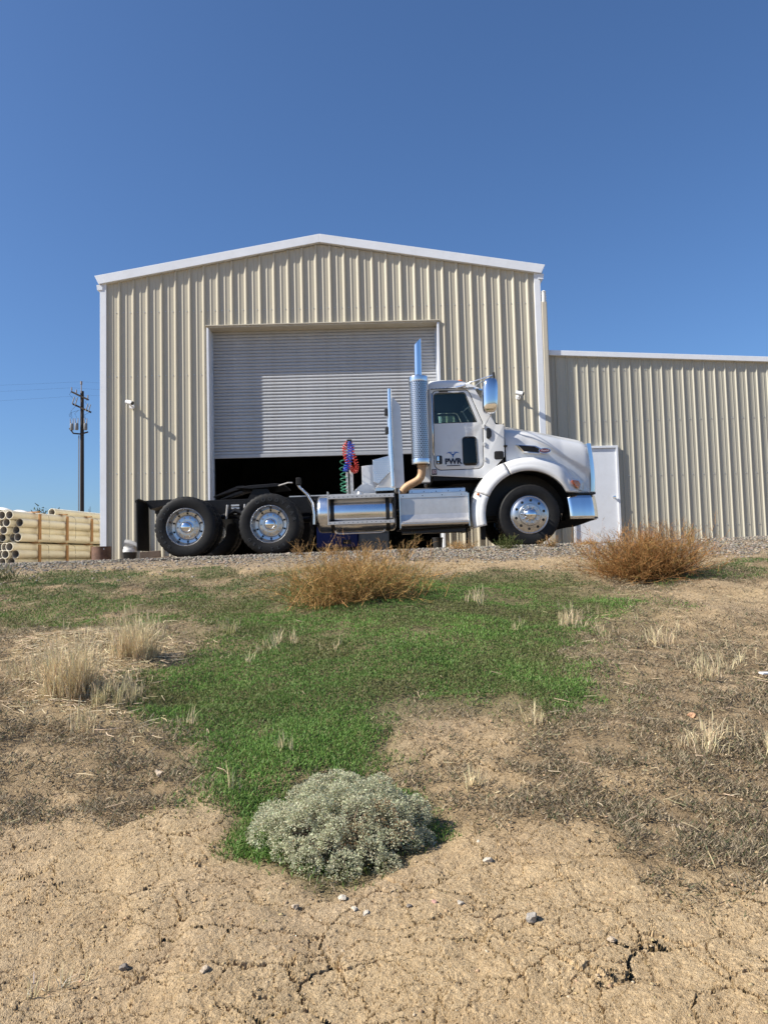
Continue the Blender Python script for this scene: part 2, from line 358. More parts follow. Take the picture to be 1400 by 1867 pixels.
def ground_material():
    M, t, p = nt('soil'); co = t.nodes.new('ShaderNodeNewGeometry').outputs['Position']
    def att(n):
        a = t.nodes.new('ShaderNodeAttribute'); a.attribute_name = n; return a.outputs['Fac']
    n1 = noise(t, 1.1, 6, .65, co); n2 = noise(t, 9, 6, .7, co); n3 = noise(t, 48, 5, .75, co); n4 = noise(t, 230, 3, .7, co)
    dirt = ramp(t, n1.outputs[0], [(.3, (.37, .255, .14)), (.5, (.48, .352, .205)), (.7, (.54, .42, .265))])
    dirt = mixc(t, .55, dirt, ramp(t, n2.outputs[0], [(.3, (.34, .232, .118)), (.7, (.60, .445, .255))]))
    dirt = mixc(t, .35, dirt, ramp(t, n3.outputs[0], [(.35, (.20, .135, .07)), (.65, (.60, .46, .28))]))
    n0 = noise(t, .75, 5, .62, co); dirt = mixc(t, ramp(t, n0.outputs[0], [(.42, (0, 0, 0)), (.62, (.62, .62, .62))]), dirt, ramp(t, n2.outputs[0], [(.3, (.26, .185, .115)), (.7, (.46, .345, .225))]))
    brown = ramp(t, n2.outputs[0], [(.3, (.15, .108, .062)), (.7, (.31, .228, .135))])
    green = ramp(t, n2.outputs[0], [(.3, (.055, .066, .024)), (.7, (.125, .120, .055))])
    straw = ramp(t, n3.outputs[0], [(.3, (.30, .22, .12)), (.7, (.50, .39, .23))])
    gravel = ramp(t, n3.outputs[0], [(.3, (.15, .12, .085)), (.5, (.25, .20, .145)), (.7, (.36, .30, .23))])
    sp = ramp(t, n4.outputs[0], [(.35, (0, 0, 0)), (.65, (1, 1, 1))])
    c = mixc(t, math_(t, 'MULTIPLY', att('brown'), .82), dirt, brown)
    c = mixc(t, math_(t, 'MULTIPLY', att('straw'), .7), c, straw)
    c = mixc(t, math_(t, 'MULTIPLY', att('green'), .75), c, green)
    c = mixc(t, math_(t, 'MULTIPLY', att('gravel'), math_(t, 'MULTIPLY_ADD', sp, .4, .5)), c, gravel)
    t.links.new(c, p.inputs['Base Color']); p.inputs['Roughness'].default_value = .95; p.inputs['Specular IOR Level'].default_value = .15
    # relief: clods, pits and drying cracks
    wv = noise(t, 4, 5, .68, co); wm = t.nodes.new('ShaderNodeVectorMath'); wm.operation = 'MULTIPLY_ADD'
    t.links.new(wv.outputs['Color'], wm.inputs[0]); wm.inputs[1].default_value = (.20, .20, .0); t.links.new(co, wm.inputs[2])
    vo = t.nodes.new('ShaderNodeTexVoronoi'); vo.feature = 'DISTANCE_TO_EDGE'; vo.inputs['Scale'].default_value = 5.0; t.links.new(wm.outputs[0], vo.inputs['Vector'])
    vs_ = t.nodes.new('ShaderNodeTexVoronoi'); vs_.feature = 'DISTANCE_TO_EDGE'; vs_.inputs['Scale'].default_value = 13; t.links.new(wm.outputs[0], vs_.inputs['Vector'])
    wid = math_(t, 'MULTIPLY_ADD', noise(t, 2.3, 3, .5, co).outputs[0], .082, -.031)
    wid = math_(t, 'MAXIMUM', wid, .0004)
    c1 = math_(t, 'SMOOTH_MIN', math_(t, 'DIVIDE', vo.outputs['Distance'], wid), 1.0, .2)
    wid2 = math_(t, 'MAXIMUM', math_(t, 'MULTIPLY_ADD', noise(t, 3.1, 3, .5, co).outputs[0], .20, -.088), .0004)
    c2 = math_(t, 'SMOOTH_MIN', math_(t, 'DIVIDE', vs_.outputs['Distance'], wid2), 1.0, .2)
    bare = math_(t, 'SUBTRACT', 1, math_(t, 'MINIMUM', math_(t, 'ADD', math_(t, 'ADD', att('green'), att('gravel')), math_(t, 'MULTIPLY', att('brown'), .8)), 1))
    pv = t.nodes.new('ShaderNodeTexVoronoi'); pv.inputs['Scale'].default_value = 38; t.links.new(wm.outputs[0], pv.inputs['Vector'])
    pv2 = t.nodes.new('ShaderNodeTexVoronoi'); pv2.inputs['Scale'].default_value = 95; t.links.new(wm.outputs[0], pv2.inputs['Vector'])
    h = math_(t, 'MULTIPLY', math_(t, 'ADD', math_(t, 'MULTIPLY', c1, .028), math_(t, 'MULTIPLY', c2, .012)), bare)
    h = math_(t, 'ADD', h, math_(t, 'MULTIPLY', n2.outputs[0], .030))
    h = math_(t, 'ADD', h, math_(t, 'MULTIPLY', n3.outputs[0], .013))
    h = math_(t, 'ADD', h, math_(t, 'MULTIPLY', n4.outputs[0], .0035))
    h = math_(t, 'ADD', h, math_(t, 'MULTIPLY', pv.outputs['Distance'], -.007))
    h = math_(t, 'ADD', h, math_(t, 'MULTIPLY', pv2.outputs['Distance'], -.0020))
    n5 = noise(t, 75, 3, .55, co); n6 = noise(t, 150, 3, .6, co)
    h = math_(t, 'ADD', h, math_(t, 'MULTIPLY', ramp(t, n5.outputs[0], [(.64, (0, 0, 0)), (.70, (1, 1, 1))]), -.010))
    h = math_(t, 'ADD', h, math_(t, 'MULTIPLY', ramp(t, n6.outputs[0], [(.55, (0, 0, 0)), (.66, (1, 1, 1))]), -.003))
    dn = t.nodes.new('ShaderNodeDisplacement'); dn.inputs['Midlevel'].default_value = .056; dn.inputs['Scale'].default_value = 1
    t.links.new(h, dn.inputs['Height']); t.links.new(dn.outputs[0], t.nodes['Material Output'].inputs['Displacement'])
    M.displacement_method = 'BOTH'; return M
gme.materials.clear(); gme.materials.append(ground_material())
ground = bpy.data.objects.new('ground', gme); C.objects.link(ground); tag(ground, kind='structure')

# ---------------------------------------------------------------- main shed
BY = 16.3; XL, XR = -6.0, 3.42; RX = -1.25; EZ = 6.06; PT = .1667
rz = lambda x: EZ-.09+PT*(RX-XL)-PT*abs(x-RX)         # underside of the rake at x
shed = empty('metal_shed', (RX, BY, 0), 'tall tan ribbed metal shed with low gable roof and roll-up door', 'building')
DX0, DX1, DZ1 = -3.68, 1.24, 4.93
I = .0254; PROF = [(0, 0), (1.5, 1.4), (2.3, 1.4), (3.3, 0), (4.0, 0), (6.9, 0), (7.6, .34), (8.1, .34), (8.8, 0), (12, 0)]
def ribbed(profile, period, x0, x1, ph, y, zb, zt, name, m, parent, xpanel):
    """cut a ribbed sheet into panels xpanel wide between x0 and x1; each panel is one mesh"""
    pts = []; k = math.floor((x0-ph)/period)-1
    while True:
        for a, d in profile[:-1]:
            pts.append((ph+k*period+a*I, d*I))
        k += 1
        if ph+k*period > x1+period: break
    xs = [p[0] for p in pts]; ds = [p[1] for p in pts]; a = x0; out = []
    e = math.ceil((x0-ph)/xpanel-1e-6)*xpanel+ph
    if e-x0 < .12: e += xpanel
    while a < x1-1e-6:
        b = min(e, x1)
        if x1-b < .12: b = x1
        br = sorted({RX} & {v for v in [RX] if a < v < b} | {a, b} | {v for v in xs if a < v < b})
        v = []
        for x in br:
            yy = y-float(np.interp(x, xs, ds)); v += [(x, yy, zb(x)), (x, yy, zt(x))]
        mb = MB(); mb.add(v, [(2*q, 2*q+2, 2*q+3, 2*q+1) for q in range(len(br)-1)])
        out.append(mb.build(name, m, parent)); a = b; e = b+xpanel
    return out
PH = -5.655; PW = .9144; g0 = lambda x: .0
ribbed(PROF, .3048, XL+.1, DX0-.03, PH, BY, g0, rz, 'wall_panel', 'siding', shed, PW)
ribbed(PROF, .3048, DX0-.03, DX1+.03, PH, BY, lambda x: DZ1+.03, rz, 'wall_panel', 'siding', shed, PW)
ribbed(PROF, .3048, DX1+.03, XR-.03, PH, BY, g0, rz, 'wall_panel', 'siding', shed, PW)
sc = MB()
for zz in (1.85, 3.95, 5.35):
    x = PH-.28
    while x < XR-.1:
        for q in (.105, .255):
            if zz < rz(x)-.3 and not (DX0-.05 < x+q < DX1+.05 and zz < DZ1+.1) and x+q < XR-.08 and x+q > XL+.15:
                sc.box(x+q-.008, x+q+.008, BY-.012, BY+.01, zz-.008, zz+.008)
        x += .3048
tag(sc.build('screw_rows', 'galv', shed), kind='stuff')
# corner trims, rakes, roof
MB().box(XL-.02, XL+.115, BY-.045, BY+.15, 0, rz(XL)+.02).build('corner_trim', 'trim_white', shed, bevel=.004)
MB().box(XR-.05, XR+.08, BY-.045, BY+.15, 0, rz(XR)+.02).build('corner_trim', 'trim_white', shed, bevel=.004)
for s in (-1, 1):
    xe = XL-.12 if s < 0 else XR+.19; mb = MB()
    q = [(RX, 0), (xe, 0)]; zt = lambda x: rz(x)+.20; zb = lambda x: rz(x)+.015
    f = lambda x, y0, y1, sh=0: [(x, y0, zb(x)), (x, y1, zb(x)), (x, y1, zt(x)), (x, y0, zt(x))]
    A = f(RX, BY-.10, BY+.12); B = f(xe, BY-.10, BY+.12); B[0] = (xe-s*.09, BY-.10, zb(xe)); B[1] = (xe-s*.09, BY+.12, zb(xe))
    mb.add(A+B, [(0, 3, 2, 1), (4, 5, 6, 7), (0, 1, 5, 4), (1, 2, 6, 5), (2, 3, 7, 6), (3, 0, 4, 7)])
    mb.build('rake_trim', 'trim_white', shed, bevel=.006)
    mb = MB(); mb.box(0, 0, 0, 0, 0, 0); mb.v = []; mb.f = []
    x1 = xe-s*.02
    mb.add([(RX, BY+.121, rz(RX)+.15), (x1, BY+.121, rz(x1)+.15), (x1, BY+16, rz(x1)+.15), (RX, BY+16, rz(RX)+.15),
            (RX, BY+.121, rz(RX)+.10), (x1, BY+.121, rz(x1)+.10), (x1, BY+16, rz(x1)+.10), (RX, BY+16, rz(RX)+.10)],
           [(0, 1, 2, 3), (7, 6, 5, 4), (0, 4, 5, 1), (1, 5, 6, 2), (2, 6, 7, 3), (3, 7, 4, 0)])
    mb.build('roof', 'roofing', shed)
    xs_ = XL+.02 if s < 0 else XR-.0
    MB().box(min(xs_, xs_+s*-.05), max(xs_, xs_+s*-.05), BY+.151, BY+16, 0, rz(xs_)+.08).build('side_wall', 'siding', shed)
    # gutter along the eave with its end seen under the rake
    xg = xe-s*.10
    MB().prism([(xg-.055, rz(xe)-.10), (xg+.055, rz(xe)-.10), (xg+.07, rz(xe)+.012), (xg-.07, rz(xe)+.012)], BY-.06, BY+16).build('gutter', 'trim_white', shed)
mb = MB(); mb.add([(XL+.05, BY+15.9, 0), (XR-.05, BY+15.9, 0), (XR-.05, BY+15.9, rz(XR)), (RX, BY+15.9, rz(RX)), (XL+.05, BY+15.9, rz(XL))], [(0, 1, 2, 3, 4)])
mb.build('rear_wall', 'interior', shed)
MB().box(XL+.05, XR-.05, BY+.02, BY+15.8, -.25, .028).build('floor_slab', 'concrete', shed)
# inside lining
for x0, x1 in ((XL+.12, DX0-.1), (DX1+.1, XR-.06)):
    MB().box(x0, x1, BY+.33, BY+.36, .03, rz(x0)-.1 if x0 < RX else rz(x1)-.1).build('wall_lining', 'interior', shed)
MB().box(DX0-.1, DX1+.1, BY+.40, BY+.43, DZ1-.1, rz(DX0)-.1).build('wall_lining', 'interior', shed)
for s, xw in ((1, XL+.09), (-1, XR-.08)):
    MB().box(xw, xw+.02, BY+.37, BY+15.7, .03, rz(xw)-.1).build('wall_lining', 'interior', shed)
# door frame
fr = MB().box(DX0-.045, DX0+.0, BY-.045, BY+.32, .0, DZ1+.03); fr.build('door_jamb', 'trim_white', shed, bevel=.004)
MB().box(DX1, DX1+.045, BY-.045, BY+.32, .0, DZ1+.03).build('door_jamb', 'trim_white', shed, bevel=.004)
MB().box(DX0-.045, DX1+.045, BY-.045, BY+.32, DZ1+.032, DZ1+.06).build('door_header', 'trim_tan', shed, bevel=.004)
MB().box(DX0-.06, DX1+.06, BY-.07, BY-.002, DZ1+.062, DZ1+.085).build('drip_cap', 'trim_tan', shed, bevel=.003)
# roll-up door: bottom bar carries the slats
DY = BY+.30; DB = 2.16
door = MB().box(DX0+.012, DX1-.012, DY-.035, DY+.02, DB, DB+.075).build('rollup_door', 'shutter', shed, bevel=.008)
SP = .072; prof = [(.0, .0), (-.009, .004), (-.018, .015), (-.021, .033), (-.019, .050), (-.010, .063), (-.001, .069), (.004, .0715)]
mb = MB(); mb.add([(x, a, b) for x in (DX0+.012, DX1-.012) for a, b in prof], [(k, k+len(prof), k+1+len(prof), k+1) for k in range(len(prof)-1)])
sl_me = mb.build('slat', 'shutter', None, smooth=60, origin=(0, 0, 0), mesh_only=True); z = DB+.077; k = 0
while z < DZ1-.02:
    link('slat', sl_me, (0, DY, z), door); z += SP
MB().box(DX0+.001, DX0+.03, DY-.06, DY+.03, .03, DZ1).build('guide_rail', 'galv', shed)
MB().box(DX1-.03, DX1-.001, DY-.06, DY+.03, .03, DZ1).build('guide_rail', 'galv', shed)
# downspout and its crimped plastic elbow on the right corner
dsp = MB().prismx([(BY-.055, 0.02), (BY+.06, .02), (BY+.06, 5.36), (BY-.055, 5.36)], XR+.085, XR+.205).build('downspout', 'trim_tan', shed, bevel=.02)
mb = MB(); mb.lathe([(.05+(.012 if k % 2 else 0), 5.33+.028*k) for k in range(10)]+[(.0, 5.63)], 'z', (XR+.145, BY+.0, 0), 16)
mb.build('elbow', 'bag', dsp, smooth=50)
# ---------------------------------------------------------------- low wing
WY = 16.42; WX0, WX1 = XR+.10, 13.0; wz = lambda x: 4.20-.0558*(x-3.66)
wing = empty('metal_wing', (8, WY, 0), 'low tan ribbed metal wing with white door, right of the tall shed', 'building')
WP = [(0, 0), (.75, 1.0), (1.15, 1.0), (1.85, 0), (3.6, 0), (3.85, .16), (4.25, .16), (4.5, 0), (6.2, 0), (6.45, .16), (6.85, .16), (7.1, 0), (9, 0)]
MDX0, MDX1, MDZ = 4.035, 5.045, 2.20; WPH = 4.0; g1 = lambda x: .0
ribbed(WP, .2286, WX0, MDX0, WPH, WY, g1, wz, 'wall_panel', 'siding_wing', wing, PW)
ribbed(WP, .2286, MDX0, MDX1, WPH, WY, lambda x: MDZ+.005, wz, 'wall_panel', 'siding_wing', wing, PW)
ribbed(WP, .2286, MDX1, WX1, WPH, WY, g1, wz, 'wall_panel', 'siding_wing', wing, PW)
sc = MB()
for zz in (.45, 1.55, 2.75, 3.85):
    x = WPH
    while x < WX1-.3:
        if not (MDX0-.1 < x+.125 < MDX1+.1 and zz < MDZ): sc.box(x+.118, x+.134, WY-.012, WY+.01, zz-.007, zz+.007)
        x += .2286
tag(sc.build('screw_rows', 'galv', wing), kind='stuff')
mb = MB()
A = [(WX0+.02, WY-.085, wz(WX0)+.0), (WX0+.02, WY+.1, wz(WX0)), (WX0+.02, WY+.1, wz(WX0)+.11), (WX0+.02, WY-.085, wz(WX0)+.11)]
B = [(WX1, y, z-wz(WX0)+wz(WX1)) for _, y, z in A]
mb.add(A+B, [(0, 3, 2, 1), (4, 5, 6, 7), (0, 1, 5, 4), (1, 2, 6, 5), (2, 3, 7, 6), (3, 0, 4, 7)]); mb.build('eave_trim', 'trim_white', wing, bevel=.005)
mb = MB(); mb.add([(WX0+.02, WY+.101, wz(WX0)+.09), (WX1, WY+.101, wz(WX1)+.09), (WX1, WY+14, wz(WX1)+.09), (WX0+.02, WY+14, wz(WX0)+.09),
                   (WX0+.02, WY+.101, wz(WX0)+.04), (WX1, WY+.101, wz(WX1)+.04), (WX1, WY+14, wz(WX1)+.04), (WX0+.02, WY+14, wz(WX0)+.04)],
                  [(0, 1, 2, 3), (7, 6, 5, 4), (0, 4, 5, 1), (1, 5, 6, 2), (2, 6, 7, 3), (3, 7, 4, 0)]); mb.build('roof', 'roofing', wing)
MB().box(WX1-.05, WX1, WY+.01, WY+14, 0, wz(WX1)+.03).build('side_wall', 'siding_wing', wing)
MB().box(WX0, WX1-.06, WY+13.9, WY+13.95, 0, wz(WX1)).build('rear_wall', 'siding_wing', wing)
for x0, x1, z0, z1, nm in ((MDX0, MDX0+.05, .02, MDZ, 'door_jamb'), (MDX1-.05, MDX1, .02, MDZ, 'door_jamb'), (MDX0+.051, MDX1-.051, MDZ-.05, MDZ, 'door_header')):
    MB().box(x0, x1, WY-.075, WY+.08, z0, z1).build(nm, 'trim_white', wing, bevel=.004)
md = MB().box(MDX0+.053, MDX1-.053, WY-.045, WY-.005, .05, MDZ-.053).build('door', 'trim_white', wing, bevel=.003)
mb = MB(); mb.lathe([(.0, -.075), (.025, -.072), (.033, -.055), (.028, -.035), (.014, -.028), (.014, -.0), (.032, .0)], 'y', (MDX1-.13, WY-.046, 1.09), 16); mb.build('door_knob', 'chrome', md, smooth=50)
MB().box(MDX0, MDX1, WY-.10, WY+.1, -.02, .045).build('door_sill', 'concrete', wing)

# ---------------------------------------------------------------- security cameras on the shed wall
def seccam(x, z, label):
    o = empty('security_camera', (x, BY-.001, z), label, 'camera', 'security cameras on the shed front')
    mb = MB(); mb.lathe([(.0, -.07), (.045, -.07), (.055, -.055), (.055, -.036)], 'y', (x, BY, z), 16); mb.build('mount', 'lamp_white', o, smooth=40)
    MB().tube([(x, BY-.06, z), (x+.01, BY-.17, z+.012), (x+.015, BY-.2, z+.03)], .016, 8).build('arm', 'lamp_white', o, smooth=50)
    b = MB(); b.tube([(x-.07, BY-.20, z+.075), (x+.065, BY-.25, z+.035)], .045, 14); bd = b.build('body', 'lamp_white', o, smooth=40)
    b = MB(); b.tube([(x+.064, BY-.2495, z+.0353), (x+.085, BY-.257, z+.029)], .038, 14); b.build('lens_face', 'black', bd, smooth=40)
seccam(-5.33, 3.28, 'white security camera on the shed wall left of the roll-up door')
seccam(2.93, 3.27, 'white security camera on the shed wall right of the truck mirror')

# ---------------------------------------------------------------- truck (own frame: x forward, -y is the side seen, z from the ground)
TY = 13.72
truck = empty('semi_truck', (0, TY, 0), 'white day cab semi truck with chrome stack and bare rear frame', 'truck', frame=(0, 0, 0))
truck.rotation_euler = (0, -.0115, 0)
def wheel_rear(cx, cy, cz, outer):
    w = empty('wheel', (cx, cy, cz), parent=truck); s = 1 if outer < 0 else -1
    tp = [(.29, -.10), (.315, -.128), (.36, -.142), (.42, -.147), (.462, -.140), (.482, -.130), (.497, -.118), (.505, -.098), (.506, -.05), (.497, -.046), (.497, -.036), (.507, -.032), (.508, .032), (.497, .036), (.497, .046), (.506, .05), (.505, .098), (.497, .118), (.482, .130), (.462, .140), (.42, .147), (.36, .142), (.315, .128), (.29, .10)]
    mb = MB(); mb.lathe(tp, 'y', (cx, cy, cz), 144, lambda k, i: -.010 if (k % 4 < 1 and i in (6, 7, 8, 15, 16, 17)) else 0)
    mb.build('tyre', 'rubber', w, smooth=28)
    mb = MB(); yy = lambda a: cy+s*a
    pr = [(.285, .10), (.285, -.02), (.290, -.095), (.300, -.122), (.308, -.130), (.314, -.126), (.314, -.118)]
    mb.lathe([(r, s*a) for r, a in pr], 'y', (cx, cy, cz), 56)
    mb.lathe([(r, s*a) for r, a in [(.285, -.02), (.275, .015), (.258, .035), (.215, .042), (.205, .034), (.200, .010), (.192, .004), (.120, .004), (.10, .004)]], 'y', (cx, cy, cz), 56)
    rim = mb.build('rim', 'rim_alu', w, smooth=40)
    if outer < 0:
        for k in range(10):
            a = 2*math.pi*(k+.5)/10; mb = MB(); x, z = cx+.236*math.cos(a), cz+.236*math.sin(a)
            mb.lathe([(.0, -.0075), (.0165, -.0072), (.0185, .001)], 'y', (x, cy+.0385, z), 14); mb.build('dark_hole_disc', 'blackhole', w, smooth=30)  # solid dark disc, painted for the shade inside a hand hole
            a += math.pi/10; x, z = cx+.162*math.cos(a), cz+.162*math.sin(a); mb = MB()
            mb.lathe([(.0, -.056), (.009, -.056), (.013, -.050), (.014, -.026)], 'y', (x, cy+.030, z), 8); mb.build('lug_nut', 'rim_alu', w, smooth=30)
        mb = MB(); mb.lathe([(.0, -.150), (.035, -.147), (.066, -.136), (.086, -.115), (.092, -.09), (.092, .0), (.105, .004)], 'y', (cx, cy, cz), 36); mb.build('hub_cap', 'chrome', w, smooth=60)
    return w
def arc_text(txt, cx, cy, cz, r, a0, step, size, w, yface):
    mb = MB()
    for k, ch in enumerate(txt):
        if ch == ' ': continue
        v, f = textgeo(ch, size, .004, 0, .002); a = a0-step*k
        ca, sa = math.cos(a-math.pi/2), math.sin(a-math.pi/2); px, pz = cx+r*math.cos(a), cz+r*math.sin(a)
        mb.add([(px+x*ca-y*sa, yface-z, pz+x*sa+y*ca) for x, y, z in v], f)
    return mb.build('tyre_lettering', 'rubber_letter', w)
RZ = .508; Y1, Y2 = -1.075, -.735
wr = [wheel_rear(x, Y1, RZ, -1) for x in (-3.24, -1.865)]
arc_text('GOODYEAR', -1.865, Y1, RZ, .408, R(118), R(15.5), .085, wr[1], Y1-.146)
arc_text('G622 RSD', -1.865, Y1, RZ, .408, R(-42), R(14.5), .075, wr[1], Y1-.146)
arc_text('G622 RSD', -3.24, Y1, RZ, .408, R(230), R(14), .07, wr[0], Y1-.146)
for x in (-3.24, -1.865):
    wheel_rear(x, Y2, RZ, 1)
    for y, q in ((-Y2, -1), (-Y1, 1)): wheel_rear(x, y, RZ, q if q > 0 else 1)
FX, FZ = 2.385, .508
def wheel_front(cx, cy, cz, s):
    w = empty('wheel', (cx, cy, cz), parent=truck)
    tp = [(.29, -.10), (.315, -.130), (.37, -.150), (.43, -.152), (.475, -.143), (.492, -.128), (.503, -.108), (.506, -.06), (.496, -.056), (.496, -.044), (.507, -.040), (.508, .04), (.496, .044), (.496, .056), (.506, .06), (.503, .108), (.492, .128), (.475, .143), (.43, .152), (.37, .150), (.315, .130), (.29, .10)]
    mb = MB(); mb.lathe(tp, 'y', (cx, cy, cz), 120, lambda k, i: -.006 if (k % 3 < 1 and i in (6, 15)) else 0); mb.build('tyre', 'rubber', w, smooth=28)
    mb = MB(); pr = [(.312, -.118), (.312, -.128), (.303, -.132), (.293, -.128), (.283, -.132), (.262, -.150), (.225, -.160), (.185, -.166), (.175, -.180), (.160, -.182), (.105, -.182), (.10, -.182)]
    mb.lathe([(r, s*a) for r, a in pr], 'y', (cx, cy, cz), 60); mb.build('rim', 'rim_alu', w, smooth=40)
    for k in range(10):
        a = 2*math.pi*(k+.35)/10; x, z = cx+.232*math.cos(a), cz+.232*math.sin(a); mb = MB()
        mb.lathe([(.0, -s*.0035), (.021, -s*.003), (.024, s*.003)], 'y', (x, cy-s*.161, z), 14); mb.build('dark_hole_disc', 'blackhole', w, smooth=30)  # hand hole as a black disc; its inner shade is only colour
        a += math.pi/10; x, z = cx+.138*math.cos(a), cz+.138*math.sin(a); mb = MB()
        mb.lathe([(.0, -s*.055), (.009, -s*.052), (.015, -s*.035), (.019, -s*.0)], 'y', (x, cy-s*.181, z), 10); mb.build('lug_nut', 'chrome', w, smooth=40)
    mb = MB(); mb.lathe([(.0, -s*.275), (.04, -s*.272), (.075, -s*.258), (.092, -s*.235), (.096, -s*.20), (.112, -s*.182)], 'y', (cx, cy, cz), 36); mb.build('hub_cap', 'chrome', w, smooth=60)
    return w
wheel_front(FX, -1.04, FZ, 1); wf = wheel_front(FX, 1.04, FZ, -1)
# frame, axles, running gear
for s in (-1, 1):
    MB().prism([(-3.95, .80), (-3.6, .72), (3.1, .72), (3.1, 1.0), (-3.95, 1.0)], s*.43-.04, s*.43+.04).build('frame_rail', 'paint_frame', truck, bevel=.006)
for x in (-3.9, -3.0, -2.2, -1.3, -.4, .6): MB().box(x-.05, x+.05, -.385, .385, .76, .97).build('cross_member', 'paint_frame', truck)
for x in (-3.24, -1.865):
    MB().tube([(x, -.95, RZ), (x, -.4, RZ), (x, 0, RZ), (x, .4, RZ), (x, .95, RZ)], [.075, .085, .2, .085, .075], 14).build('axle', 'paint_frame', truck, smooth=50)
    MB().box(x-.14, x+.14, -.60, -.485, .48, .74).build('suspension_bracket', 'paint_frame', truck, bevel=.02)
mb = MB(); mb.tube([(-2.95, -.52, .62), (-2.55, -.52, .80), (-2.15, -.52, .62)], .045, 8); mb.build('walking_beam', 'paint_frame', truck, smooth=50)
mb = MB()
for q in range(4): mb.box(-2.62, -2.48, -.505-.012*(q % 2), -.48, .74+.045*q, .77+.045*q)
mb.build('spring_pack', 'brushed', truck)
for x in (-2.7, -2.4): MB().tube([(x, -.55, .66), (x+.03, -.56, .9)], .022, 8).build('shock_absorber', 'brushed', truck, smooth=50)
MB().tube([(FX, -.95, FZ-.04), (FX, -.6, FZ-.10), (FX, .6, FZ-.10), (FX, .95, FZ-.04)], .06, 10).build('axle', 'paint_frame', truck, smooth=50)
MB().tube([(-1.7, 0, .62), (.6, 0, .70)], .055, 10).build('drive_shaft', 'paint_frame', truck, smooth=50)
MB().prism([(.35, .5), (1.5, .45), (3.1, .52), (3.1, 1.25), (2.1, 1.35), (.9, 1.1), (.35, .95)], -.38, .38).build('engine', 'black', truck, bevel=.04)  # engine as a plain black block, painting the wheel arch dark
mb = MB()                                    # wheel-well liner
def liner(u, v):
    a = R(-8+200*u); r = .745; return (FX+r*math.cos(a), -1.10+.62*v, FZ+r*math.sin(a))
mb.grid(liner, 24, 2); mb.build('wheel_well_liner', 'black', truck, smooth=60)
MB().box(FX-.74, FX+.72, -.50, -.46, .55, 1.2).build('wheel_well_side', 'black', truck)
MB().prism([(-3.9, .84), (-3.55, .93), (-3.55, 1.0), (-3.98, .99)], -.9, -.48).build('flap_hanger', 'paint_frame', truck)
for s in (-1, 1):
    y0, y1 = sorted((s*.60, s*1.22))
    f = MB().box(-4.03, -4.012, y0, y1, .15, .985).build('mud_flap', 'rubber', truck)
    MB().box(-4.045, -4.032, y0, y1, .935, .975).build('clamp_bar', 'paint_frame', f)
    MB().tube([(-3.93, s*.45, .93), (-4.0, s*.62, .97), (-4.0, s*1.2, .99)], .016, 6).build('flap_bracket', 'paint_frame', truck)
# fifth wheel
fwp = [(-2.62, 1.225, .10), (-1.80, 1.26, .15), (-1.80, 1.26, -.15), (-2.62, 1.225, -.10)]
mb = MB(); mb.prism([(-2.55, 1.20), (-2.3, 1.235), (-1.85, 1.255), (-1.70, 1.235), (-1.70, 1.20), (-2.3, 1.17)], -.45, .45); fwm = mb.build('fifth_wheel', 'paint_frame', truck, bevel=.01)
for s in (-1, 1):
    MB().prism([(-2.95, 1.055), (-2.93, 1.075), (-2.52, 1.238), (-2.40, 1.238), (-2.45, 1.19)], s*.28-.13, s*.28+.13).build('ramp', 'paint_frame', fwm)
    MB().prism([(-2.35, 1.0), (-1.9, 1.0), (-2.0, 1.17), (-2.25, 1.17)], s*.36-.05, s*.36+.05).build('pedestal', 'paint_frame', fwm)
MB().tube([(-1.80, -.46, 1.21), (-1.62, -.55, 1.245), (-1.55, -.56, 1.24)], .012, 6).build('release_handle', 'brushed', fwm)
MB().box(-1.62, .30, -.465, -.40, 1.003, 1.022).build('frame_cap', 'brushed', truck)
# quarter fender arm
MB().tube([(-1.405, -1.12, 1.17), (-1.37, -1.12, 1.10), (-1.25, -1.12, .98), (-1.165, -1.12, .83), (-1.14, -1.12, .64), (-1.145, -1.12, .48)], .024, 10).build('fender_arm', 'alu', truck, smooth=50)
MB().box(-1.42, -1.34, -1.16, -1.06, 1.13, 1.26).build('marker_block', 'rubber', truck, bevel=.015)
MB().tube([(-1.28, -.5, 1.0), (-1.24, -.8, 1.0), (-1.22, -1.12, .95)], .02, 8).build('fender_bracket', 'paint_frame', truck, smooth=50)
mb = MB()
for k in range(5): mb.tube([(-1.30+.03*k, -.49, .95), (-1.2+.04*k, -.52-.02*k, .75), (-1.25, -.55, .55-.03*k), (-1.05, -.5, .5)], .012, 6)
mb.build('brake_hoses', 'rubber', truck, smooth=50)
MB().lathe([(.0, -.62), (.09, -.62), (.10, -.60), (.10, -.50), (.06, -.45)], 'y', (-1.08, 0, .80), 18).build('air_valve', 'paint_frame', truck, smooth=40)
# fuel tank
def dome(x, s):
    return [(0.0, x+s*.045), (.18, x+s*.040), (.265, x+s*.022), (.300, x-s*.005), (.312, x-s*.04)]
tank = MB(); TZ, TYC = .655, -.865
tank.lathe([(r, h) for r, h in dome(-1.075, -1)]+[(r, h) for r, h in reversed(dome(.175, 1))], 'x', (0, TYC, TZ), 64)
tk = tank.build('fuel_tank', 'alu', truck, smooth=45)
for x in (-.84, .07):
    mb = MB(); mb.lathe([(.313, x-.032), (.319, x-.032), (.319, x+.032), (.313, x+.032)], 'x', (0, TYC, TZ), 48); mb.build('strap', 'black', tk, smooth=40)
for z0, z1 in ((.875, .935), (.455, .505)):
    mb = MB(); mb.box(-.91, .195, -1.235, -1.20, z0, z1); st = mb.build('step_rail', 'brushed', tk, bevel=.004)
    rv = MB()
    for k in range(15): rv.box(-.88+.075*k, -.868+.075*k, -1.238, -1.234, z0+.022, z0+.034)
    rv.build('rivets', 'black', tk)
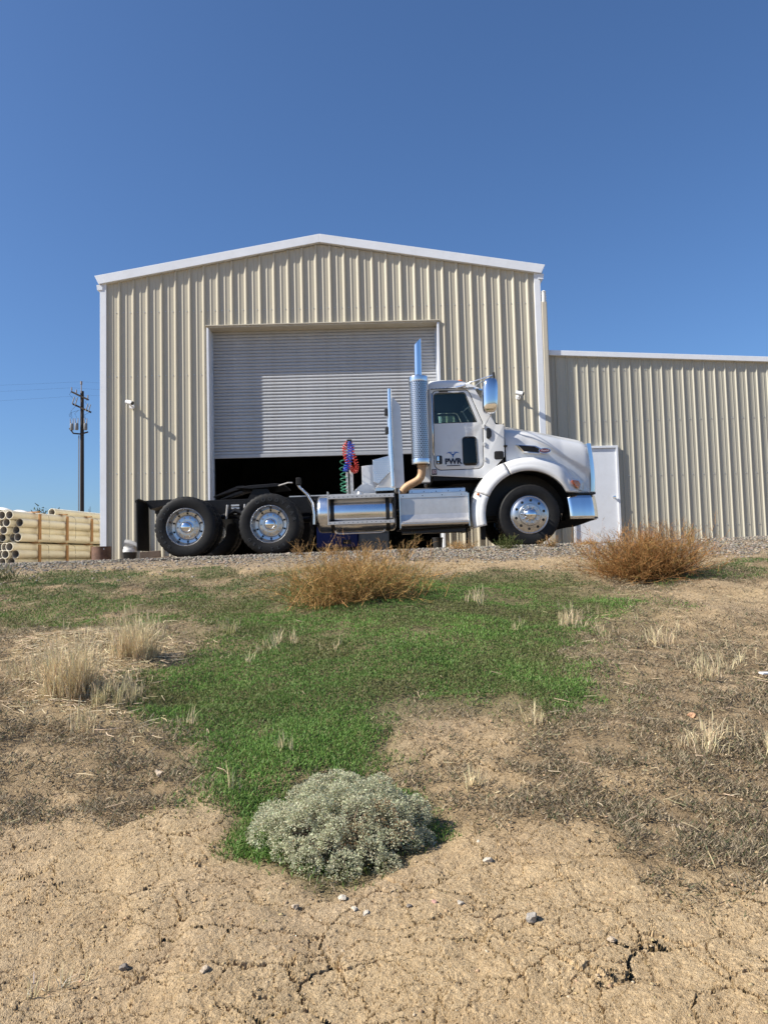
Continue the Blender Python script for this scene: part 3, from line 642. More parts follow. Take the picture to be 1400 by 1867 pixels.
MB().box(-.90, .185, -1.205, -1.06, .930, .939).build('step_plate', 'treadplate', tk)
MB().box(-.90, .185, -1.205, -1.09, .455, .465).build('step_plate', 'treadplate', tk)
for x in (-.912, .18): MB().box(x, x+.018, -1.236, -1.0, .45, 1.0).build('step_side', 'black' if x > 0 else 'brushed', tk)
MB().tube([(-.80, -1.12, .36), (-.79, -1.12, .325), (-.74, -1.12, .31), (-.05, -1.12, .31), (.0, -1.12, .325), (.01, -1.12, .36)], .012, 8).build('step_hoop', 'brushed', tk, smooth=50)
mb = MB(); mb.lathe([(.0, 1.0), (.05, 1.0), (.055, .985), (.055, .955)], 'z', (-.38, -.95, 0), 20); mb.build('filler_cap', 'brushed', tk, smooth=40)
# battery / step box
bxp = [(-.62, .40), (-1.19, .395), (-1.215, .42), (-1.21, .455), (-1.17, .50), (-1.145, .58), (-1.14, .885), (-1.10, .93), (-.62, .93)]
bo = MB().prismx(rpoly([(a, b, .02) for a, b in bxp], 3), .275, 1.385).build('step_box', 'brushed', truck, smooth=35)
MB().box(.262, .2745, -1.215, -.62, .36, 1.0).build('end_plate', 'alu', bo); MB().box(1.3855, 1.40, -1.222, -.62, .36, .90).build('end_plate', 'alu', bo)
MB().box(.277, 1.383, -1.150, -1.1405, .855, .925).build('tread_strip', 'treadplate', bo, bevel=.002)
MB().prismx([(-1.09, .931), (-1.085, 1.0), (-.92, 1.03), (-.92, .931)], .43, 1.36).build('upper_step', 'treadplate', bo, bevel=.006)
mb = MB()
for k in range(4): mb.box(.32+.32*k, .335+.32*k, -1.153, -1.149, .88, .895)
for k in range(5): mb.box(.47+.2*k, .485+.2*k, -1.094, -1.085, .95, .962)
mb.build('rivets', 'black', bo)
mb = MB()
for k in range(46): mb.prismx([(-1.222, .47), (-1.228, .455), (-1.222, .44)], .30+.0235*k, .312+.0235*k)
mb.build('grip_teeth', 'brushed', bo)
MB().tube([(.20, -1.0, .33), (.5, -1.0, .325), (1.42, -1.0, .36)], .02, 6).build('air_line', 'paint_frame', truck)
MB().box(.3, 1.35, -1.0, -.5, .28, .385).build('under_tray', 'black', truck)
MB().tube([(1.36, -.95, .5), (1.37, -.96, .2), (1.36, -.96, .08)], .016, 6).build('drain_hose', 'rubber', truck)
MB().box(1.60, 1.68, -.98, -.93, .13, .5).build('rubber_strip', 'rubber', truck, bevel=.01)

# cab
CYS = -1.0
CAB = rpoly([(.80, 1.225, .03), (.835, 2.70, .02), (1.46, 2.70, .05), (1.60, 2.66, .05), (1.925, 2.045, .02), (2.06, 2.04, .02), (2.045, 1.50, .02), (1.93, 1.38, .1), (1.74, 1.15, .05)])
DOOR = rpoly([(.868, 1.305, .12), (.882, 2.655, .07), (1.49, 2.655, .10), (1.715, 2.085, .05), (1.70, 1.305, .12)], 8)
DOOR_IN = rpoly([(.880, 1.317, .11), (.894, 2.643, .06), (1.482, 2.643, .09), (1.702, 2.083, .045), (1.688, 1.317, .11)], 8)
WIN = rpoly([(.905, 2.105, .015), (.915, 2.60, .045), (1.425, 2.60, .055), (1.605, 2.105, .015)], 6)
LOW = rpoly([(1.362, 1.385, .05), (1.362, 1.845, .05), (1.575, 1.845, .05), (1.59, 1.385, .05)], 6)
cab = None
for s in (-1, 1):
    c = plate('cab_side', 'paint', [CAB, DOOR], .05, s*abs(CYS), truck, .008)
    d = plate('door', 'paint', [DOOR_IN, WIN, LOW], .045, s*(abs(CYS)-.003), truck, .006)
    plate('door_window', 'glass', [rpoly([(.90, 2.10, .01), (.91, 2.605, .04), (1.43, 2.605, .05), (1.61, 2.10, .01)])], .006, s*.992, d, .001)
    plate('lower_window', 'glass_dark', [rpoly([(1.355, 1.38, .05), (1.355, 1.85, .05), (1.583, 1.85, .05), (1.597, 1.38, .05)])], .006, s*1.005, d, .001)
    plate('window_seal', 'black', [rpoly([(1.35, 1.372, .055), (1.35, 1.858, .055), (1.588, 1.858, .055), (1.602, 1.372, .055)]), LOW], .012, s*1.022, d, .002)
    plate('window_seal', 'black', [rpoly([(.895, 2.095, .015), (.905, 2.612, .05), (1.432, 2.612, .06), (1.618, 2.095, .015)]), WIN], .012, s*1.016, d, .002)
    if s < 0:
        near_door = d
        plate('handle_recess', 'black', [rpoly([(.905, 1.41, .02), (.905, 1.555, .02), (1.005, 1.555, .02), (1.005, 1.41, .02)])], .008, -1.026, d, .002)
        plate('handle', 'chrome', [rpoly([(.918, 1.46, .012), (.918, 1.545, .012), (.958, 1.545, .012), (.958, 1.46, .012)])], .02, -1.036, d, .006)
        MB().lathe([(.0, -.008), (.012, -.006), (.014, 0)], 'y', (.938, -1.031, 1.432), 12).build('lock', 'chrome', d)
        text('logo_lettering', 'PWR', .128, (1.187, -1.027, 1.448), 'logo_navy', d, 1.0, 0, .006)
        MB().box(1.075, 1.30, -1.029, -1.027, 1.374, 1.386).build('logo_underline', 'logo_navy', d)
        mb = MB()                            # bird mark: two swept wings over a forked tail
        for sx in (-1, 1):
            n = 10; pts = []
            for k in range(n+1):
                t = k/n; x = sx*(.006+.105*t); z = 1.555+.052*math.sin(t*2.4)-.012*t; wdt = .026*(1-t)**.8+.002
                pts.append((1.187+x, z, wdt))
            v = [q for x, z, w_ in pts for q in ((x, -1.0285, z+w_/2), (x, -1.0285, z-w_/2))]
            mb.add(v, [(2*k, 2*k+2, 2*k+3, 2*k+1) for k in range(n)])
            pts = [(1.187+sx*(.012+.05*k/6), 1.605-.012*k/6+.02*(k/6)**2, .010*(1-k/6)+.001) for k in range(7)]
            v = [q for x, z, w_ in pts for q in ((x, -1.0285, z+w_/2), (x, -1.0285, z-w_/2))]
            mb.add(v, [(2*k, 2*k+2, 2*k+3, 2*k+1) for k in range(6)])
        mb.add([(1.172, -1.0285, 1.575), (1.202, -1.0285, 1.575), (1.194, -1.0285, 1.515), (1.182, -1.0285, 1.515)], [(0, 1, 2, 3)])
        mb.build('logo_bird', 'logo_blue', d)
        near_side = c
        plate('vent_cover', 'black', [rpoly([(1.755, 1.81, .04), (1.76, 1.99, .02), (1.82, 1.985, .03), (1.845, 1.93, .03), (1.84, 1.85, .03), (1.81, 1.805, .02)])], .03, -1.03, c, .008)
        plate('vent_cover', 'blackhole', [rpoly([(1.87, 1.455, .03), (1.875, 1.595, .03), (2.03, 1.595, .03), (2.03, 1.455, .03)])], .012, -1.026, c, .004)
        plate('number_plate', 'logo_navy', [rpoly([(.823, 1.235, .008), (.823, 1.33, .008), (.908, 1.33, .008), (.908, 1.235, .008)])], .004, -1.028, c, .001)
        text('plate_number', '80', .088, (.8655, -1.031, 1.283), 'badge_pale', c, .8, 0, .001)
        MB().tube([(1.0, -1.03, 2.628), (1.02, -1.045, 2.632), (1.12, -1.045, 2.632), (1.14, -1.03, 2.628)], .010, 6).build('rain_visor_clip', 'black', c)
        MB().box(.86, 1.58, -1.036, -1.024, 2.672, 2.684).build('drip_rail', 'black', c)
        for zz in (1.47, 1.72, 2.02): MB().box(1.70, 1.735, -1.044, -1.022, zz-.035, zz+.035).build('door_hinge', 'paint', c, bevel=.006)
        for k in range(9): MB().lathe([(.0, -.004), (.006, -.003), (.007, .002)], 'y', (.90+.10*k, -1.026, 1.262-.011*k), 8).build('rivet', 'paint', c)
        for k in range(11): MB().lathe([(.0, -.004), (.006, -.003), (.007, .002)], 'y', (.89+.062*k, -1.026, 2.692), 8).build('rivet', 'chrome', c)
        MB().box(2.035, 2.095, -1.05, -.985, 1.66, 1.69).build('hood_latch', 'rubber', c, bevel=.006)
        # mirror
        mr = MB()
        def shell(u, v):
            a = 2*math.pi*u; b = math.pi*(v-.5); ca, cb = math.cos(a), math.cos(b)
            f = lambda q, e: math.copysign(abs(q)**e, q)
            return (1.80+.130*f(cb, .45)*f(math.cos(a), .75)+.018*math.sin(b), -1.36+.11*f(cb, .6)*f(math.sin(a), .8), 2.455+.295*f(math.sin(b), .72))
        mr.grid(shell, 36, 24, True); mm = mr.build('mirror', 'chrome', truck, smooth=80)
        MB().tube([(1.30, -1.02, 2.695), (1.40, -1.10, 2.715), (1.86, -1.36, 2.80), (1.88, -1.37, 2.80)], .010, 8).build('mirror_arm', 'chrome', mm, smooth=50)
        MB().tube([(1.28, -1.03, 2.685), (1.44, -1.10, 2.705)], .022, 8).build('arm_foot', 'chrome', mm, smooth=50)
        MB().tube([(1.87, -1.37, 2.84), (1.88, -1.37, 2.70)], .022, 8).build('arm_clamp', 'black', mm, smooth=50)
        MB().tube([(1.62, -1.0, 2.72), (1.70, -1.2, 2.735), (1.79, -1.34, 2.73)], .009, 6).build('mirror_arm', 'chrome', mm, smooth=50)
        MB().tube([(1.80, -1.36, 2.17), (1.79, -1.33, 2.12), (1.745, -1.06, 2.05), (1.745, -1.02, 2.03)], .010, 8).build('mirror_arm', 'chrome', mm, smooth=50)
mb = MB()                                    # roof
def roof(u, v):
    x = .825+.86*u; zt = 2.70+.205*(1-max(0, (u-.45)/.55)**2.2)*(min(1, u*14+.35)**.5); a = math.pi*v
    y = -1.02*math.copysign(abs(math.cos(a))**.5, math.cos(a))*(1-.05*u*u); return (x, y, 2.675+(zt-2.675)*abs(math.sin(a))**.55)
mb.grid(roof, 22, 36); mb.build('cab_roof', 'paint', truck, smooth=50)
mb = MB(); mb.add([roof(0, v/36) for v in range(37)], [tuple(range(37))]); mb.build('roof_end', 'paint', truck)
plate('cab_back', 'paint', [rpoly([(-.97, 1.225, .03), (-.97, 2.69, .05), (.97, 2.69, .05), (.97, 1.225, .03)]), rpoly([(-.5, 2.1, .05), (-.5, 2.5, .05), (.5, 2.5, .05), (.5, 2.1, .05)])], .03, .83, truck, .005, 'yz')
plate('rear_window', 'glass_dark', [rpoly([(-.51, 2.09, .05), (-.51, 2.51, .05), (.51, 2.51, .05), (.51, 2.09, .05)])], .006, .83, truck, .001, 'yz')
def shield(u, v):
    y = -.97+1.94*u; c_ = .10*(1-(y/.97)**2); return (1.925+c_-.335*v, y, 2.05+.635*v)
MB().grid(shield, 14, 4).build('windshield', 'glass_dark', truck, smooth=60)
mb = MB(); mb.tube([(1.955, -.75, 2.10), (1.90, -.45, 2.25)], .008, 6); mb.tube([(1.99, -.9, 2.06), (1.955, -.75, 2.11)], .012, 6)
mb.tube([(1.80, -.97, 2.19), (1.90, -.95, 2.10), (1.98, -.93, 2.05)], .014, 6); mb.build('wiper', 'black', truck)
mb = MB(); mb.add([(1.57, -.985, 2.70), (1.57, .985, 2.70), (1.80, .94, 2.655), (1.88, 0, 2.65), (1.80, -.94, 2.655), (1.57, -.985, 2.672), (1.57, .985, 2.672), (1.80, .94, 2.625), (1.88, 0, 2.62), (1.80, -.94, 2.625)],
                  [(0, 1, 2, 3, 4), (9, 8, 7, 6, 5), (0, 5, 6, 1), (1, 6, 7, 2), (2, 7, 8, 3), (3, 8, 9, 4), (4, 9, 5, 0)]); mb.build('sun_visor', 'chrome', truck, bevel=.004)
MB().box(.85, 2.03, -.96, .96, 1.20, 1.235).build('cab_floor', 'cab_interior', truck)
MB().box(2.01, 2.035, -.96, .96, 1.236, 2.02).build('firewall', 'cab_interior', truck)
MB().box(.86, .87, -.94, .94, 1.24, 2.08).build('rear_trim', 'cab_interior', truck)
MB().box(.86, 1.55, -.94, .94, 2.655, 2.668).build('headliner', 'cab_interior', truck)
MB().prism([(1.62, 1.5), (1.99, 1.5), (1.99, 2.03), (1.80, 2.08), (1.64, 2.0)], -.93, .93).build('dashboard', 'cab_interior', truck, bevel=.03)
for y in (-.5, .5):
    st = MB().prism(rpoly([(.98, 1.55, .05), (.98, 1.70, .05), (1.42, 1.74, .06), (1.42, 1.58, .05)]), y-.25, y+.25).build('seat', 'cab_interior', truck, bevel=.03)
    MB().prism(rpoly([(.90, 1.66, .05), (.885, 2.34, .06), (.98, 2.36, .05), (1.05, 1.70, .05)]), y-.24, y+.24).build('backrest', 'cab_interior', st, bevel=.03)
    MB().box(1.05, 1.35, y-.2, y+.2, 1.236, 1.56).build('seat_base', 'cab_interior', st)
mb = MB(); mb.tube([(1.52+.17*math.sin(a)*.45, .5+.21*math.cos(a), 2.0+.19*math.sin(a)) for a in [2*math.pi*k/20 for k in range(21)]], .015, 6); mb.build('steering_wheel', 'black', truck, smooth=50)
MB().box(2.0, 2.05, -.92, .92, 2.0, 2.045).build('cowl', 'paint', truck)
MB().box(.85, 1.74, -.985, .985, 1.14, 1.199).build('cab_sill', 'paint_frame', truck)
for y in (-.62, -.31, 0, .31, .62):
    l = MB(); l.lathe([(.0, .048), (.035, .042), (.055, .022), (.062, 0)], 'z', (1.40, y, 2.868), 16); l.build('roof_marker_lamp', 'amber', truck, smooth=60)
MB().tube([(.775, -.9, 1.30), (.765, -.98, 1.33), (.74, -1.0, 1.45), (.735, -1.0, 1.6), (.74, -1.0, 1.9), (.78, -.95, 1.93)], .012, 8).build('grab_rail', 'brushed', truck, smooth=50)
MB().tube([(.87, -1.03, 1.56), (.86, -1.075, 1.60), (.862, -1.08, 2.0), (.872, -1.075, 2.55), (.872, -1.03, 2.60)], .011, 8).build('grab_handle', 'chrome', truck, smooth=50)
MB().tube([(.60, -.5, 1.5), (.60, -.5, 2.5)], .02, 6).build('coolant_line', 'black', truck)
# exhaust
EX, EY = .655, -1.12
ex = MB(); ex.lathe([(.118, 1.42), (.118, 2.84), (.062, 2.87), (.062, 2.9)], 'z', (EX, EY, 0), 32); exm = ex.build('exhaust_stack', 'muffler', truck, smooth=50)
st = MB(); n = 28; v = []
for k in range(n):
    a = 2*math.pi*k/n; x, y = .062*math.cos(a), .062*math.sin(a); v += [(EX+x, EY+y, 2.86), (EX+x+.012, EY+y, 3.46+x*1.05)]
    v += [(EX+x*.93+.012, EY+y*.93, 3.46+x*1.05), (EX+x*.93, EY+y*.93, 3.0)]
st.add(v, [(4*k+q, 4*((k+1) % n)+q, 4*((k+1) % n)+q+1, 4*k+q+1) for k in range(n) for q in range(3)])
st.build('stack_pipe', 'chrome', exm, smooth=60)
sh = MB()
for z0, z1, nm in ((1.49, 2.78, 'perforated'),):
    sh.lathe([(.158, z0), (.158, z1)], 'z', (EX, EY, 0), 64)
sh.build('heat_shield', 'perforated', exm, smooth=60)
for z0, z1 in ((1.405, 1.49), (2.78, 2.865)):
    b = MB(); b.lathe([(.159, z0), (.161, z0+.01), (.161, z1-.01), (.159, z1), (.120, z1+.004)] if z1 > 2 else [(.120, z0-.004), (.159, z0), (.161, z0+.01), (.161, z1-.01), (.159, z1)], 'z', (EX, EY, 0), 48); b.build('shield_band', 'alu', exm, smooth=40)
for z in (1.60, 2.58):
    MB().box(EX-.02, EX+.02, EY+.10, -.98, z-.03, z+.03).build('stack_bracket', 'alu', exm)
MB().box(.60, .80, -.99, -.72, 1.12, 1.40).build('stack_mount', 'paint', truck, bevel=.01)
el = []
for P0, P1, P2, P3 in (((EX, EY, 1.42), (EX+.01, EY, 1.20), (EX-.02, EY-.01, 1.16), (EX-.15, EY, 1.10)), ((EX-.15, EY, 1.10), (EX-.26, EY+.01, 1.05), (EX-.34, EY+.02, 1.02), (EX-.345, EY+.05, .86))):
    for k in range(13):
        t = k/12; el.append(tuple(((1-t)**3*a+3*(1-t)**2*t*b+3*(1-t)*t*t*c+t**3*d) for a, b, c, d in zip(P0, P1, P2, P3)))
MB().tube(el, .066, 18).build('exhaust_elbow', 'rusty', exm, smooth=60)
for z, q in ((1.375, 0),): MB().lathe([(.068, z-.02), (.075, z-.015), (.075, z+.015), (.068, z+.02)], 'z', (EX, EY, 0), 20).build('pipe_clamp', 'rusty', exm, smooth=40)
# cab guard, toolbox, deck boxes
cg = MB().prism(rpoly([(.205, 1.04, .01), (.205, 2.57, .01), (.24, 2.55, .02), (.345, 2.42, .04), (.365, 1.04, .01)], 3), -1.02, -.97).build('cab_guard', 'guard', truck, bevel=.006)
MB().prism(rpoly([(.205, 1.04, .01), (.205, 2.57, .01), (.24, 2.55, .02), (.345, 2.42, .04), (.365, 1.04, .01)], 3), .97, 1.02).build('guard_side', 'guard', cg, bevel=.006)
MB().box(.235, .25, -.969, .969, 1.04, 2.42).build('guard_sheet', 'brushed', cg)
for y in (-1.06, 1.06): MB().tube([(.175, y, 1.06), (.165, y, 1.9), (.17, y, 2.70)], .036, 14).build('guard_post', 'alu', cg, smooth=50)
MB().tube([(.17, -1.02, 2.62), (.17, 1.02, 2.62)], .03, 12).build('guard_bar', 'alu', cg, smooth=50)
for z in (2.33, 2.02): MB().box(.075, .135, -1.0, -.90, z-.06, z+.06).build('work_lamp', 'black', cg, bevel=.015)
tb = MB().prism([(-.15, 1.16), (-.15, 1.525), (.19, 1.605), (.19, 1.37), (-.06, 1.12)], -1.0, -.3).build('toolbox', 'treadplate', truck, bevel=.006)
mb = MB()
for r_ in range(10):
    for c_ in range(9):
        x = -.135+.037*c_+(.0185 if r_ % 2 else 0); z = 1.17+.036*r_+.0
        if x > .175 or z > 1.50+(x+.15)*.235-.0 or (x > -.06 and z < 1.14+(x+.06)*1.02): continue
        sgn = 1 if (r_+c_) % 2 else -1
        mb.add([(x-.011, -1.001, z-.004*sgn), (x, -1.006, z-.005), (x+.011, -1.001, z+.004*sgn), (x, -1.006, z+.006)], [(0, 1, 2), (0, 2, 3)])
mb.build('tread_lugs', 'lamp_white', tb)  # metal lugs coloured white to paint the glints on the tread plate
MB().prism([(-.12, 1.06), (-.06, 1.118), (.19, 1.365), (.195, 1.06)], -.985, -.90).build('toolbox_bracket', 'brushed', truck, bevel=.004)
MB().box(-.12, .19, -1.0, -.4, 1.005, 1.058).build('deck_plate', 'alu', truck, bevel=.003)
db = MB().prism([(-.36, 1.20), (-.36, 1.53), (-.06, 1.56), (.0, 1.20)], -.2, .6).build('deck_box', 'guard', truck, bevel=.008)
MB().prism([(-.57, 1.03), (-.38, 1.198), (.02, 1.198), (.02, 1.03)], -.25, .65).build('deck_box_base', 'guard', truck, bevel=.004)
# air hoses on their post
hp = MB().tube([(-.56, -.32, 1.02), (-.555, -.32, 1.98)], .016, 8).build('hose_post', 'brushed', truck, smooth=50)
for dx in (-.055, .03): MB().box(-.56+dx-.02, -.56+dx+.02, -.36, -.30, 1.02, 1.42).build('glad_hand_stand', 'brushed', hp, bevel=.006)
def coil(path, r, turns, rt, n=14):
    P = [Vector(p) for p in path]; L = len(P)-1; out = []; N = int(turns*n)
    for k in range(N+1):
        t = k/N*L; q = min(int(t), L-1); f = t-q; f = f*f*(3-2*f) if False else f
        p0, p1, p2, p3 = P[max(q-1, 0)], P[q], P[q+1], P[min(q+2, L)]
        c = .5*((2*p1)+(p2-p0)*f+(2*p0-5*p1+4*p2-p3)*f*f+(3*p1-p0-3*p2+p3)*f**3)
        tg = (.5*((p2-p0)+2*(2*p0-5*p1+4*p2-p3)*f+3*(3*p1-p0-3*p2+p3)*f*f)).normalized()
        a = Vector((0, 1, 0)); b = tg.cross(a).normalized(); an = 2*math.pi*k/n
        out.append(c+(a*math.cos(an)+b*math.sin(an))*r)
    return MB().tube(out, rt, 5)
coil([(-.55, -.34, 1.97), (-.64, -.36, 1.85), (-.62, -.40, 1.66), (-.55, -.42, 1.50), (-.47, -.40, 1.42), (-.44, -.38, 1.52), (-.49, -.35, 1.72), (-.54, -.34, 1.94)], .036, 30, .009, 12).build('air_hose', 'hose_red', hp, smooth=60)
coil([(-.55, -.36, 1.95), (-.55, -.45, 1.82), (-.58, -.47, 1.62), (-.64, -.46, 1.44), (-.58, -.46, 1.50), (-.52, -.44, 1.70), (-.50, -.40, 1.90)], .034, 25, .009, 12).build('air_hose', 'hose_blue', hp, smooth=60)
coil([(-.66, -.36, 1.66), (-.68, -.36, 1.50), (-.67, -.36, 1.35), (-.68, -.36, 1.22), (-.67, -.36, 1.13), (-.67, -.36, 1.06)], .058, 7.5, .008, 16).build('air_hose', 'hose_green', hp, smooth=60)
MB().box(-.60, -.51, -.40, -.24, 1.925, 1.985).build('hose_hanger', 'black', hp, bevel=.01)
# hood
def zt_h(x): t = (x-2.09)/1.53; return 2.085-.30*t-.03*t*t-.10*max(0, (t-.86)/.14)**2.5
def w_h(x): t = max(0, min(1, (x-2.09)/1.48)); return .985-.26*t**1.5
def hood(u, v):
    x = 2.075+1.54*u; a = math.pi*v; zb = max(.86, FZ+math.sqrt(max(0, .765**2-(x-FX)**2))); zt = zt_h(x); w = w_h(x); e = .46-.06*u
    if u > .9: w *= 1-.10*((u-.9)/.1)**2
    y = -w*math.copysign(abs(math.cos(a))**e, math.cos(a)); z = zb+(zt-zb)*abs(math.sin(a))**e
    zc = 2.04-.60*(x-2.20); y *= 1-.045*max(0, min(1, (zc-z)/.05))*max(0, min(1, (x-2.15)/.3))
    # raised centre, scooped shoulder
    cr_ = max(0, 1-abs(y)/(.62-.10*u)); z += .035*min(1, cr_*4)*math.sin(min(1, max(0, (z-1.3)/.4))*math.pi/2)
    return (x, y, z)
mb = MB(); mb.grid(hood, 44, 80); hd = mb.build('hood', 'paint', truck, smooth=50)
mb = MB(); mb.add([hood(1, v/80) for v in range(81)], [tuple(range(81))]); mb.build('hood_front', 'paint', hd)
mb = MB()
def grille(u, v):
    z = .93+.80*v; y = -.64+1.28*u; return (3.65+.05*math.sin(math.pi*v)-.10*(abs(y)/.64)**3, y, z)
mb.grid(grille, 20, 12); mb.build('grille', 'alu', truck, smooth=50)
def gsur(u, v):
    z = .89+.83*u; x0 = 3.575+.04*math.sin(math.pi*(.25+.75*u)); a = math.pi*v
    return (x0-.07+.085*math.sin(a), -.655-.05*math.cos(a), z)
MB().grid(gsur, 16, 10).build('grille_surround', 'chrome', truck, smooth=60)
MB().grid(lambda u, v: (gsur(u, v)[0], -gsur(u, v)[1], gsur(u, v)[2]), 16, 10).build('grille_surround', 'chrome', truck, smooth=60)
MB().prism([(2.062, 1.36), (2.064, 2.075), (2.074, 2.075), (2.074, 1.36)], -.93, .93).build('hood_seal', 'black', truck)
# hood side intake, badge, crease
vy = lambda x, z: -(w_h(x))
mb = MB(); OUT = [(2.24, 1.70), (2.58, 1.675), (2.74, 1.60), (2.66, 1.535), (2.36, 1.565)]
INN = [(2.285, 1.685), (2.56, 1.66), (2.69, 1.60), (2.635, 1.555), (2.38, 1.583)]
yv = lambda x, p: -w_h(x)*1.0-p
n = 5; v = [(x, yv(x, .012), z) for x, z in OUT]+[(x, yv(x, .020), z) for x, z in INN]+[(x, yv(x, -.06), z) for x, z in INN]+[(x, yv(x, -.05), z) for x, z in OUT]
mb.add(v, [(k, (k+1) % n, (k+1) % n+n, k+n) for k in range(n)]+[(k+n, (k+1) % n+n, (k+1) % n+2*n, k+2*n) for k in range(n)]+[(k, k+3*n, (k+1) % n+3*n, (k+1) % n) for k in range(n)])
it = mb.build('side_intake', 'chrome', hd, bevel=.003)
mb = MB(); mb.add([(x, yv(x, .014), z) for x, z in INN], [tuple(range(5))]); mb.build('intake_screen', 'blackhole', hd)
def oval(rx, rz_, p, n=28): return [(2.735+rx*math.cos(2*math.pi*k/n), 1.588+rz_*math.sin(2*math.pi*k/n)) for k in range(n)]
mb = MB(); o_ = oval(.105, .046, 0); mb.add([(x, yv(x, .030), z) for x, z in o_]+[(x, yv(x, .0), z) for x, z in o_], [tuple(range(28))]+[(k, k+28, (k+1) % 28+28, (k+1) % 28) for k in range(28)]); mb.build('badge_rim', 'chrome', hd)
mb = MB(); o_ = oval(.096, .038, 0); mb.add([(x, yv(x, .032), z) for x, z in o_]+[(x, yv(x, .026), z) for x, z in o_], [tuple(range(28))]+[(k, k+28, (k+1) % 28+28, (k+1) % 28) for k in range(28)]); mb.build('badge', 'badge_red', hd)
v, f = textgeo('Peterbilt', .052, .001, .35, .0012); mb = MB(); mb.add([(2.735+x*.78, yv(2.735+x*.78, .034)-z, 1.590+y) for x, y, z in v], f); mb.build('badge_script', 'badge_pale', hd)
# fenders
RA = .725
def yF(x, z):
    r = math.hypot(x-FX, z-FZ); s_ = max(0, min(1, (r-.80)/.20)); y = 1.215+.012*math.sin(math.pi*min(1, (r-RA)/.10))-.16*s_**2.2
    return -(y-.34*max(0, (x-2.90)/.62)**1.6)
def fender_piece(name, fn_theta, ro, n1, n2):
    mb = MB()
    def g(u, v):
        ru = ro(u)
        if v < .12: r = RA+.0; dy = .12*(1-v/.12)
        elif v < .82: r = RA+(ru-RA)*((v-.12)/.70); dy = 0
        else:
            q = (v-.82)/.18; r = ru+.018*math.sin(q*math.pi/2); dy = .42*q**1.5
        a = fn_theta(u, r); x, z = FX+r*math.cos(a), FZ+r*math.sin(a); return (x, yF(x, z)+dy, z)
    mb.grid(g, n1, n2); return mb
th0 = lambda r: math.asin(min(1, .345/r))
frp = fender_piece('f', lambda u, r: th0(r)+(R(113)-th0(r))*u, lambda u: .945+.245*(1-u)**2.6, 36, 26)
fd = frp.build('front_fender', 'paint', truck, smooth=50)
f2 = fender_piece('f', lambda u, r: R(114.2)+R(40)*u, lambda u: .955, 14, 26).build('fender_middle', 'paint', truck, smooth=50)
f3 = fender_piece('f', lambda u, r: R(154.8)+R(37)*u, lambda u: .955-.03*u*u, 14, 26).build('fender_rear', 'paint', truck, smooth=50)
for o in (fd, f2, f3):
    b = o.modifiers.new('thick', 'SOLIDIFY'); b.thickness = .012; b.offset = -1
    far = o.copy(); C.objects.link(far); far.scale = (1, -1, 1); far.location.y = -o.location.y; FP[far.name] = Vector((FP[o.name].x, -FP[o.name].y, FP[o.name].z))
mb = MB(); mb.lathe([(.0, -.018), (.018, -.014), (.024, 0)], 'y', (FX-.83, -1.205, FZ+.36), 14); mb.build('fender_marker_lamp', 'amber', truck, smooth=50)
# headlamp and turn signal
def patch(pts, off, name, m, parent):
    cx = sum(p[0] for p in pts)/len(pts); cz = sum(p[1] for p in pts)/len(pts); mb = MB(); n = len(pts); v = []
    for q in (1, .7, .35):
        v += [(cx+(x-cx)*q, yF(cx+(x-cx)*q, cz+(z-cz)*q)-off*(1 if q < 1 else .75), cz+(z-cz)*q) for x, z in pts]
    v.append((cx, yF(cx, cz)-off, cz))
    v += [(x, yF(x, z)+.03, z) for x, z in pts]
    mb.add(v, [(r_*n+k, r_*n+(k+1) % n, (r_+1)*n+(k+1) % n, (r_+1)*n+k) for r_ in range(2) for k in range(n)]+[(2*n+k, 2*n+(k+1) % n, 3*n) for k in range(n)]+[(k, 3*n+1+k, 3*n+1+(k+1) % n, (k+1) % n) for k in range(n)])
    return mb.build(name, m, parent, smooth=50)
HL = rpoly([(3.045, 1.075, .03), (3.30, 1.075, .05), (3.385, 1.045, .02), (3.36, .90, .02), (3.20, .905, .04), (3.08, .985, .05)], 4)
TS = rpoly([(3.10, 1.055, .02), (3.265, 1.06, .03), (3.305, 1.0, .03), (3.275, .92, .02), (3.19, .92, .03), (3.13, .985, .03)], 4)
hl = patch(HL, .026, 'headlamp', 'guard', truck); patch(TS, .070, 'turn_signal', 'amber', hl)
# bumper
def bump_plan(t):
    pts = [(3.06, -1.13), (3.30, -1.125), (3.46, -1.08), (3.56, -.96), (3.63, -.70), (3.66, -.3)]; L = len(pts)-1; q = min(int(t*L), L-1); f = t*L-q
    return (pts[q][0]*(1-f)+pts[q+1][0]*f, pts[q][1]*(1-f)+pts[q+1][1]*f)
def bumper(u, v):
    full = u*2-1; x, y = bump_plan(1-abs(full)); y = y if full < 0 else -y
    if abs(full) < .0001: x, y = 3.66, 0
    bl = .012*math.sin(math.pi*v); return (x+bl*.5-.03*v, y*(1+bl*.8-.032*v), .415+.385*v)
mb = MB(); mb.grid(bumper, 40, 8); bp = mb.build('bumper', 'chrome', truck, smooth=45); b = bp.modifiers.new('thick', 'SOLIDIFY'); b.thickness = .02; b.offset = -1
mb = MB(); mb.prism([(3.10, .82), (3.53, .82), (3.53, .855), (3.05, .85)], -1.0, 1.0); mb.build('bumper_gap', 'black', truck)
